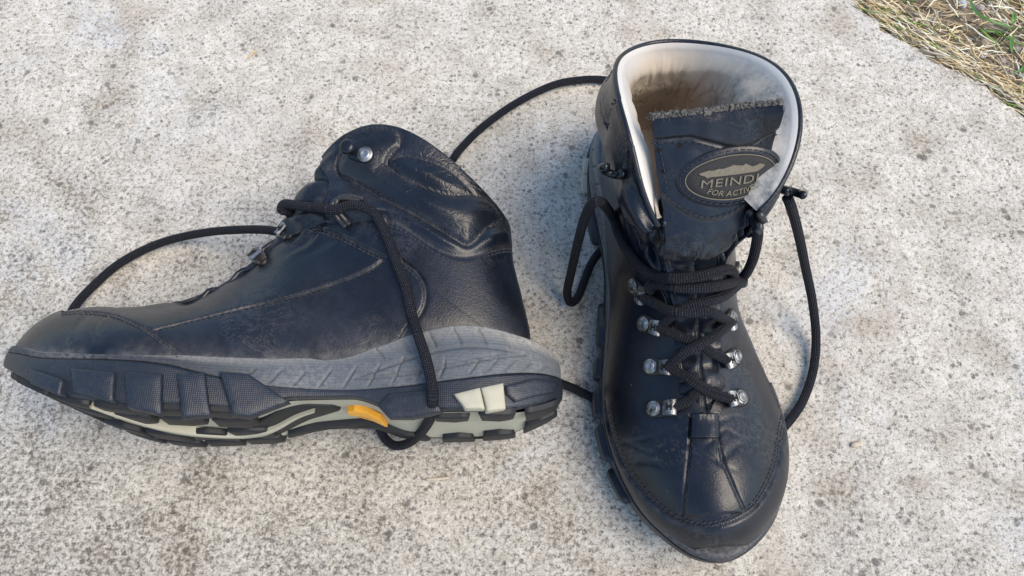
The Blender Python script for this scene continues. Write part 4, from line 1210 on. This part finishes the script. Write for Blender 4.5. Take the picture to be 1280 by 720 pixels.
# strap loop over the foot of the tongue
def strap_loop():
    xs = np.linspace(0, 1, 24)[:, None]; ys = np.linspace(-1, 1, 20)[None]
    px = 880 + ys * (15.5 + 1.5*xs); py = 514 + xs * 34
    V = np.empty((24, 20, 3))
    for i in range(24):
        for j in range(20):
            p, n = hit(RB, px[i, j], 519 + xs[i, 0]*29); V[i, j] = RB.canon(p)
    for j in range(20): V[:, j, 2] = np.convolve(np.pad(V[:, j, 2], 3, mode='edge'), np.ones(7)/7, 'valid')
    V[..., 2] = np.maximum(V[..., 2], V[..., 2].mean(axis=1, keepdims=True)*.6 + V[..., 2]*.4) + .0016 + .0012*np.exp(-(xs/.15)**2) - .0006*ys**4
    o = RB.add('tongue_strap', V.reshape(-1, 3), grid_faces(24, 20), M_LEA, attrs={'dust': np.zeros(480)})
    md = o.modifiers.new('thick', 'SOLIDIFY'); md.thickness = .0018; md.offset = 0
strap_loop()

# orange badge under the arch
def local_z(b, px, py, z0):
    a = b.canon(CAM); c = b.canon(CAM + ray(px, py)); t = (z0 - a[2]) / (c[2] - a[2]); return a + (c - a)*t
def sole_badge(b, ref=None):
    pts = [(434, 513), (443, 511), (460, 513), (476, 517), (485, 525), (470, 523), (448, 519), (435, 516)]
    P = [local_z(LB, x, y, .0085) for x, y in pts]; V = []
    P = np.array(P); P[:, 2] = ZB(P[:, 0]) + .0008; ce = P.mean(0)
    for sc, dz in ((1.0, .003), (1.0, 0.0), (.9, -.0004)):
        q = ce + (P - ce)*sc; q[:, 2] += dz; V.append(q)
    V = np.vstack(V + [ce[None] + [[0, 0, -.0004]]]); n = len(P); F = grid_faces(3, n, wrap=True).tolist() + [[2*n + i, 2*n + (i+1) % n, 3*n] for i in range(n)]
    o = b.add('orange_badge', V, F, M_ORG, smooth=False)
    T, F = text_mesh('vibram', .0042, 0, 1.0, .0001)
    ax = P[3] - P[0]; ax /= np.linalg.norm(ax); ay = np.cross([0, 0, -1.0], ax)
    T3 = ce + ax*(-T[:, :1])*-1.0 + ay*T[:, 1:2]*.75 + np.array([0, 0, -.0006]); b.add('lettering', T3, F, M_ORGD, o, smooth=False)
    return P
M_ORGD = mat_plain('orange_shade_print', (.55, .22, .02), .5)
sole_badge(LB); sole_badge(RB)

# ------------------------------------------------------------------ dry grass, pebbles, weeds beside the slab
def straw_mat(nm, c): return mat_plain(nm, c, .75, bumpd=.0001, var=.3, scale=300)
MS = [straw_mat('straw_pale', (.74, .62, .40)), straw_mat('straw_gold', (.56, .43, .23)), straw_mat('straw_grey', (.46, .40, .31)), straw_mat('straw_white', (.85, .78, .62)), straw_mat('straw_green', (.20, .30, .07)), straw_mat('straw_brown', (.17, .11, .06))]
def straws():
    r = np.random.default_rng(11); parts = {i: ([], []) for i in range(len(MS))}
    nrm = np.array([.60, .80]); tan = np.array([.80, -.60])
    def add(p, ang, L, w_, z, mi, curl, rise=0.0, flat=.45):
        n = 6; t = np.linspace(-.5, .5, n); a = ang + curl*t; x = np.cumsum(np.cos(a))*L/n; y = np.cumsum(np.sin(a))*L/n; x -= x.mean(); y -= y.mean()
        zz = z + rise*(t) * L + r.normal(0, .0006, n)
        P = np.stack([p[0] + x, p[1] + y, zz], 1); V, F, _, _ = tube(P, w_, 5, rad=w_*np.array([.7, 1, 1, 1, .85, .35]))
        Vs, Fs = parts[mi]; o = len(Vs); Vs.extend(V.tolist()); Fs.extend([[i + o for i in f] for f in F])
    base_ang = math.atan2(-.6, .8)
    for k in range(3400):
        i = r.integers(0, len(EDG)); dist = abs(r.normal(0, .012)) if k % 3 == 0 else r.uniform(0, .20)
        p = EDG[i] + nrm*dist + r.normal(0, .002, 2)
        ang = base_ang + r.normal(0, .28 if dist < .02 else .9); L = r.uniform(.008, .036) * (1.2 if k % 5 == 0 else 1)
        w_ = r.uniform(.00022, .00065) * (1.7 if k % 17 == 0 else 1)
        mi = r.choice(6, p=[.36, .20, .11, .18, .07, .08]); z = r.uniform(-.010, .001) + (.0015 if dist < .01 else 0)
        add(p, ang, L, w_, z, mi, r.normal(0, .28), r.normal(0, .10))
    V = []; F = []; mid = []
    for mi, (Vs, Fs) in parts.items():
        o = len(V); V += Vs; F += [[i + o for i in f] for f in Fs]; mid += [mi]*len(Fs)
    ob = mesh_obj('dry_grass', V, F, MS); ob.data.polygons.foreach_set('material_index', np.array(mid, np.int32)); tag(ob, kind='stuff')
straws()

def pebble(px, py, size, col, label, z=-.004, seed=0, flat=.6):
    r = np.random.default_rng(seed + 100); nu, nv = 18, 12; V = []
    th = np.linspace(0, 2*math.pi, nu, endpoint=False); ph = np.linspace(.02, math.pi - .02, nv)
    P = np.array([[math.cos(t)*math.sin(p), math.sin(t)*math.sin(p), math.cos(p)] for p in ph for t in th])
    cuts = r.normal(0, 1, (7, 3)); cuts /= np.linalg.norm(cuts, axis=1, keepdims=True)
    for c in cuts:
        d = P @ c; over = np.maximum(d - r.uniform(.55, .85), 0); P = P - over[:, None]*c
    P = P * size * np.array([1, r.uniform(.6, .9), flat]); P += vnoise(P, 1.2/size*.5, seed)[:, None] * size * .08
    a = r.uniform(0, 3); P = P @ np.array([[math.cos(a), math.sin(a), 0], [-math.sin(a), math.cos(a), 0], [0, 0, 1]])
    F = grid_faces(nv, nu, wrap=True).tolist() + [list(range(nu))[::-1], [(nv-1)*nu + i for i in range(nu)]]
    o = mesh_obj('pebble', P, F, mat_plain('stone', col, .85, bumpd=.0004, scale=400, var=.3)); o.location = on_z(px, py, z)
    tag(o, label, 'pebble', 'pebbles among the dry grass')
for i, (x, y, s_, c, lb) in enumerate([
    (1145, 25, .0036, (.46, .34, .23), 'tan angular pebble in the straw just beyond the slab edge'),
    (1164, 46, .0028, (.36, .38, .42), 'small blue grey pebble under straw below the tan one'),
    (1124, 24, .0030, (.16, .15, .15), 'dark grey pebble left of the tan one'),
    (1230, 70, .0034, (.62, .62, .62), 'pale grey chip below the green blade joint'),
    (1207, 62, .0027, (.55, .50, .45), 'beige chip left of the pale grey chip'),
    (1231, 54, .0038, (.44, .34, .22), 'brown pebble just above the pale grey chip'),
    (1252, 76, .0030, (.42, .34, .30), 'reddish pebble right of the pale grey chip'),
    (1202, 4, .0050, (.62, .64, .64), 'large whitish stone at the top edge of the dry grass'),
    (1226, 10, .0040, (.44, .38, .36), 'pinkish brown stone left of the tallest green blade'),
    (1182, 60, .0028, (.50, .47, .42), 'flat sandy pebble half under crossed straws'),
    (1272, 62, .0034, (.30, .27, .24), 'dull brown pebble behind the green leaf at the right edge'),
    (1092, 8, .0026, (.45, .40, .34), 'small sandy pebble at the top end of the slab edge')]):
    pebble(x, y, s_, c, lb, seed=i)

def grit():
    r = np.random.default_rng(5); V = []; F = []
    for k in range(900):
        i = r.integers(0, len(EDG)); p = EDG[i] + np.array([.6, .8])*r.uniform(.001, .2); s_ = r.uniform(.0005, .0020)
        o = len(V); q = r.normal(0, 1, (6, 3))*.15 + np.array([[1, 0, 0], [-1, 0, 0], [0, 1, 0], [0, -1, 0], [0, 0, .7], [0, 0, -.7]])
        V += (q*s_ + np.array([p[0], p[1], -.007 + r.uniform(-.001, .002)])).tolist()
        F += [[o+a, o+b, o+c] for a, b, c in ((0, 2, 4), (2, 1, 4), (1, 3, 4), (3, 0, 4), (2, 0, 5), (1, 2, 5), (3, 1, 5), (0, 3, 5))]
    o = mesh_obj('gravel', V, F, mat_plain('grit', (.36, .31, .25), .9, var=.7, scale=150), smooth=False); tag(o, kind='stuff')
grit()

def weeds():
    q = NT('green_blade'); n = q.noise(300, 4); col = q.mix(n, (.035, .11, .012), (.10, .24, .035)); m = q.fin(col, .4, q.bump(n, .0001))
    def plant(label, blades):
        e = bpy.data.objects.new('grass_plant', None); COL.objects.link(e); b0 = on_z(*blades[0][0][0][:2], blades[0][0][0][2]); e.location = (b0[0], b0[1], -.008)
        tag(e, label, 'weed')
        for pts, w0 in blades:
            W = np.array([on_z(*p) for p in pts]); C = catmull(W, 26); T = np.gradient(C, axis=0); T /= np.linalg.norm(T, axis=1, keepdims=True)
            sd = np.cross(T, [0, 0, 1.0]); sd /= np.linalg.norm(sd, axis=1, keepdims=True) + 1e-9; t = np.linspace(0, 1, 26)
            ww = w0 * np.minimum(1, (1 - t)*3.0)**.8 * (.55 + .45*np.minimum(1, t*4))
            V = []
            for a, h in ((-1, .0006), (-.5, .00015), (0, -.0003), (.5, .00015), (1, .0006)): V.append(C + sd*(a*ww)[:, None] + np.array([0, 0, 1])*(h*ww/w0)[:, None])
            V = np.stack(V, 1).reshape(-1, 3) - np.array(e.location); o = mesh_obj('leaf', V, grid_faces(26, 5), m, e)
            md = o.modifiers.new('t', 'SOLIDIFY'); md.thickness = .0002
    plant('bright green weed with broad blades spreading at the right edge of the dry grass', [
        ([(1268, 38, -.004), (1258, 33, .004), (1240, 27, .007), (1222, 18, .006), (1214, 4, .003), (1214, -12, 0)], .0013),
        ([(1266, 38, -.004), (1267, 26, .003), (1268, 14, .004)], .0018), ([(1265, 40, -.004), (1264, 54, .002), (1265, 68, .001)], .0017),
        ([(1266, 38, -.004), (1282, 36, .003), (1300, 40, .003)], .0015), ([(1262, 40, -.004), (1240, 40, .0), (1217, 36, -.001)], .0009)])
    plant('small tuft of thin green blades near the top of the slab edge', [
        ([(1132, 8, -.006), (1133, -2, .004), (1137, -12, .008)], .0007), ([(1133, 8, -.006), (1128, 0, .002), (1124, -8, .004)], .0006), ([(1131, 9, -.006), (1140, 2, .001), (1146, -6, .002)], .0006)])
    plant('thin yellow green blade curling in the lower right straw', [
        ([(1282, 78, -.004), (1276, 88, .001), (1262, 92, .0)], .0009), ([(1282, 80, -.004), (1283, 92, .001), (1281, 104, .0)], .0009)])
weeds()

def bit(px, py, ang, L, w_, mat, name, label, cat):
    c = on_z(px, py, 0); t = np.linspace(-.5, .5, 8); P = np.stack([c[0] + t*L*math.cos(ang), c[1] + t*L*math.sin(ang) + .1*L*t**2, np.full(8, w_*.6 + .0001)], 1)
    tb = tube(P, w_, 7, rad=w_*np.array([.5, .9, 1, 1.1, .9, 1, .8, .4])); o = mesh_obj(name, tb[0], tb[1], mat); tag(o, label, cat)
bit(315, 68, 1.0, .010, .0006, MS[1], 'straw_fragment', 'short golden straw fragment on the concrete above the lying boot', 'straw')
bit(547, 599, .08, .014, .0009, MS[2], 'twig_fragment', 'pale twig fragment on the concrete below the heel of the lying boot', 'twig')
bit(1070, 556, .2, .007, .0016, MS[2], 'leaf_fragment', 'small tan leaf fragment on the concrete right of the upright boot', 'leaf')
